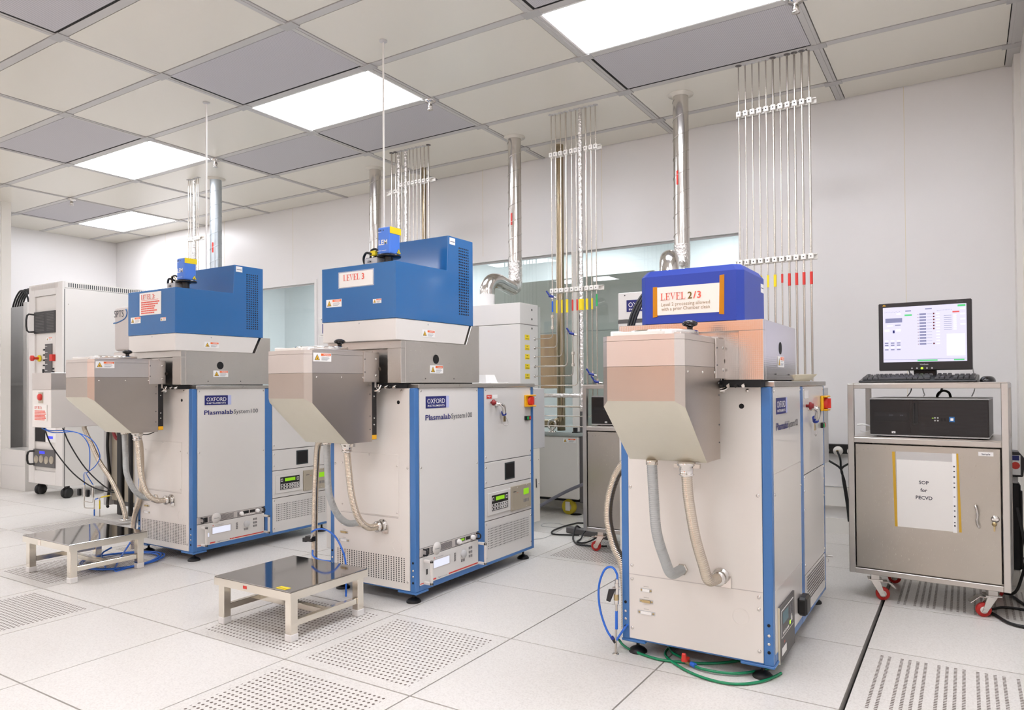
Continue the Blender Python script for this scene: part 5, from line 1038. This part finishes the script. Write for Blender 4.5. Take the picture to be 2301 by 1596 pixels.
for k in range(4):
    f = MB().at(front(ry0-.009)); f.lathe([(.036, 0), (.036, .004), (.03, .005), (.03, .001), (.0005, .001)], (fx+(.15+.24*k)*fw_, .335+.006*(k % 2), 0), 'panel_tan', n=20).obj('fan_grille', g)
MB().tube([(fx+.02, ry0, .29), (fx-.005, ry0-.05, .30), (fx-.005, ry0-.05, .40), (fx+.02, ry0, .41)], .009, 'black_plastic', 8, 3).obj('rack_handle', g)
for x, y in ((rx0+.10, ry0+.06), (rx1-.04, ry0+.06), (rx0+.16, ry1-.08), (rx1-.05, ry1-.08)):
    MB(Tr(x, y, 0, .5)).lathe([(.0005, -.03), (.042, -.03), (.047, -.022), (.047, -.004), (.042, -.002), (.042, .002), (.047, .004), (.047, .022), (.042, .03), (.0005, .03)], (0, .0, .047), 'rubber', 'x', n=24).box(-.012, .012, -.02, .02, .06, .109, 'rubber').obj('caster', g)
o = MB().box(-5.2, -4.53, 1.93, 1.96, .0, 1.88, 'grey_paint').box(-5.2, -5.17, 1.86, 1.93, .0, 1.87, 'grey_paint').box(-5.17, -4.53, 1.88, 1.93, 1.02, 1.05, 'grey_paint').box(-4.53, -4.45, 1.85, 2.2, .0, 1.90, 'white_paint').obj('open_cabinet', None, .002); tag(o, 'open grey cabinet in the shadow left of the tall rack, cables rising from it', 'cabinet')
g = thing('cable_loops', 'bundle of thick black cables arching over the open grey cabinet at the far left', 'cables', Tr(-4.7, 2.1, 1.7))
for k in range(5):
    MB().tube([(-5.05-.02*k, 1.95+.03*k, 1.75), (-4.95-.01*k, 1.94+.03*k, 1.93+.015*k), (-4.80+.01*k, 1.93+.03*k, 2.04+.012*k), (-4.66+.015*k, 1.92+.03*k, 2.03+.01*k), (-4.58+.012*k-.03*(k<3), 1.93+.025*k, 1.95), (-4.60+.012*k-.04*(k<2), 1.95+.025*k, 1.84)], .0095, 'rubber', 8).obj('cable', g)
o = MB().box(-4.28, -3.78, 1.55, 1.75, .001, .393, 'white_paint').box(-4.28, -3.779, 1.5485, 1.55, .235, .238, 'grey_paint').obj('floor_trunking', None, .004)
o2 = o; tag(o, 'low pale grey box standing on the floor at the left edge', 'floor box')

# ------------------------------------------------------------------ etching machine behind the leftmost one
g = thing('etching_machine', 'white machine behind the leftmost one, its load lock with a red button and red-lettered sheet', 'laboratory machine', Tr(-1.6, 1.5))
ex0, ex1, ey0 = -1.93, -1.655, .80
MB().box(ex0, ex1, ey0, 1.29, .983, 1.106, 'alu').obj('load_lock_block', g, .002)
MB().box(ex0, ex1, ey0+.001, 1.29, .708, .982, 'white_front').obj('load_lock_cover', g, .003)
f = MB().at(front(ey0)).plate(ex0+.095, ex0+.165, .885, .965, 'panel_tan').at(front(ey0-.001)); MB().lathe([(.024, 0), (.024, .012), (.02, .016), (.0005, .018)], (ex0+.13, ey0-.001, .93), 'red', '-y').obj('red_button', g)
f.plate(ex0+.03, ex0+.225, .755, .875, 'paper').at(front(ey0-.002)); serif(f, 'LEVEL 3:', ex0+.045, .843, .021, 'red_ink')
for k in range(7):
    x = ex0+.045
    while x < ex0+.19+.01*(k % 3): q = .006+.012*random.random(); f.box(x, x+q, .825-.0105*k, .832-.0105*k, 0, .001, 'red_ink'); x += q+.003
lab(f.obj('notice_sheet', g), 'white sheet with red LEVEL 3 heading and red writing')
MB().box(-1.76, -1.2, 1.305, 1.95, .08, .98, 'dark_grey').obj('inner_body', g); MB().box(-1.333, -1.2, 1.22, 1.30, .05, .98, 'white_paint').obj('white_post', g, .003)
MB().box(-1.81, -1.765, 1.25, 1.96, .08, 1.0, 'grey_paint').obj('side_plate', g, .002)
MB().box(-1.76, -1.335, 1.285, 1.2949, .12, .97, 'panel_tan').at(front(1.2845)).plate(-1.68, -1.64, .40, .44, 'black_plastic').plate(-1.68, -1.64, .33, .37, 'black_plastic').plate(-1.675, -1.645, .41, .415, 'label_white').plate(-1.675, -1.645, .35, .355, 'label_white').obj('inner_panel', g)
MB().box(-1.515, -1.455, 1.19, 1.22, .04, .70, 'rubber').box(-1.45, -1.41, 1.185, 1.2, .66, .92, 'dark_red').box(-1.365, -1.335, 1.19, 1.218, .04, .95, 'rubber').obj('bellows_column', g, .006)
MB().tube([(-1.72, 1.26, .85), (-1.68, 1.24, .7), (-1.62, 1.25, .6), (-1.57, 1.25, .66)], .012, 'dark_red', 7).tube([(-1.70, 1.26, .9), (-1.66, 1.24, .78), (-1.60, 1.25, .74), (-1.55, 1.25, .8)], .01, 'red', 7).tube([(-1.73, 1.25, .75), (-1.70, 1.22, .55), (-1.70, 1.24, .3), (-1.66, 1.2, .12), (-1.58, 1.16, .1)], .011, 'rubber', 7).obj('internal_cables', g)
MB().box(-1.76, -1.2, 1.30, 1.95, .985, 1.27, 'alu').obj('chamber', g, .003)
MB().box(-1.76, -1.2, 1.30, 1.95, 1.28, 1.625, 'cover_grey').obj('cover', g, .025, 3)
f = MB().at(front(1.2995)).text('SPTS', -1.755, 1.545, .075, 'ink', .2, sx=.9).tube([(-1.76, 1.50, .001), (-1.70, 1.505, .001), (-1.60, 1.53, .001), (-1.57, 1.57, .001), (-1.585, 1.60, .001)], .005, 'hood_blue', 4, 5).obj('cover_print', g)
MB().hose([(-1.70, 1.05, .72), (-1.69, 1.05, .68), (-1.645, 1.07, .58), (-1.566, 1.09, .447), (-1.42, 1.10, .318), (-1.333, 1.12, .178), (-1.295, 1.13, .075), (-1.29, 1.13, .02)], .0155, 'hose_steel').obj('flexible_hose', g)
MB().lathe([(.018, 0), (.04, 0), (.04, .008), (.018, .014)], (-1.29, 1.13, .03), 'chrome').obj('hose_flange', g)
for k, P in enumerate(([(-1.88, .86, .70), (-1.85, .9, .56), (-1.76, 1.0, .36), (-1.64, 1.10, .24), (-1.5, 1.2, .2)], [(-1.74, .92, .70), (-1.70, .95, .58), (-1.62, 1.02, .40), (-1.5, 1.1, .26), (-1.42, 1.16, .22)])):
    MB().tube(P, .0048, 'rubber', 8).obj('cable', g)
MB().tube([(-1.82, .84, .70), (-1.78, .85, .685), (-1.62, .92, .68), (-1.50, 1.0, .62), (-1.48, 1.05, .5), (-1.54, 1.05, .42), (-1.66, 1.05, .36), (-1.80, 1.12, .33), (-1.868, 1.2, .24)], .0034, 'blue_tube', 7).tube([(-1.85, .83, .70), (-1.74, .86, .67), (-1.60, .95, .67), (-1.54, 1.0, .58), (-1.56, 1.02, .44), (-1.70, 1.08, .36), (-1.90, 1.15, .33), (-1.993, 1.2, .23)], .0034, 'blue_tube', 7).obj('blue_tubes', g)
g = thing('shutoff_valves', 'pair of small steel shut-off valves with black handles on thin pipes near the floor', 'valves', Tr(-1.93, 1.2))
for k, (x, y) in enumerate(((-1.993, 1.2), (-1.868, 1.2))):
    MB().cyl((x, y, .20), (x, y, .232), .007, 'chrome', 8).cyl((x, y, .14), (x, y, .20), .010, 'chrome', 8).obj('valve', g); MB().box(x-.055, x-.025, y-.03, y-.008, .145, .20, 'rubber').obj('valve_handle', g, .004)
MB().tube([(-1.993, 1.2, .14), (-1.999, 1.2, .09), (-1.995, 1.2, .06), (-1.975, 1.2, .05), (-1.848, 1.2, .058)], .0042, 'pipe_steel', 7, 3).tube([(-1.868, 1.2, .14), (-1.868, 1.2, .115), (-1.885, 1.2, .10), (-1.993, 1.2, .10)], .0035, 'pipe_steel', 7, 3).obj('pipes', g)
g = thing('pipe_stubs', 'two thin floor pipes with blue and yellow sleeves in front of the tall rack', 'pipes', Tr(-1.8, 1.2))
MB().tube([(-1.848, 1.2, 0), (-1.848, 1.2, .10), (-1.84, 1.2, .125), (-1.79, 1.2, .14)], .0035, 'pipe_steel', 7, 3).cyl((-1.848, 1.2, 0), (-1.848, 1.2, .05), .005, 'blue_tube', 8).cyl((-1.83, 1.2, .13), (-1.795, 1.2, .139), .005, 'blue_tube', 8).obj('blue_sleeved_pipe', g)
MB().tube([(-1.77, 1.2, 0), (-1.77, 1.2, .12), (-1.76, 1.2, .148), (-1.60, 1.2, .178)], .0038, 'pipe_steel', 7, 3).cyl((-1.77, 1.2, .06), (-1.77, 1.2, .125), .0055, 'yellow', 8).cyl((-1.745, 1.2, .152), (-1.62, 1.2, .175), .0055, 'yellow', 8).obj('yellow_sleeved_pipe', g)
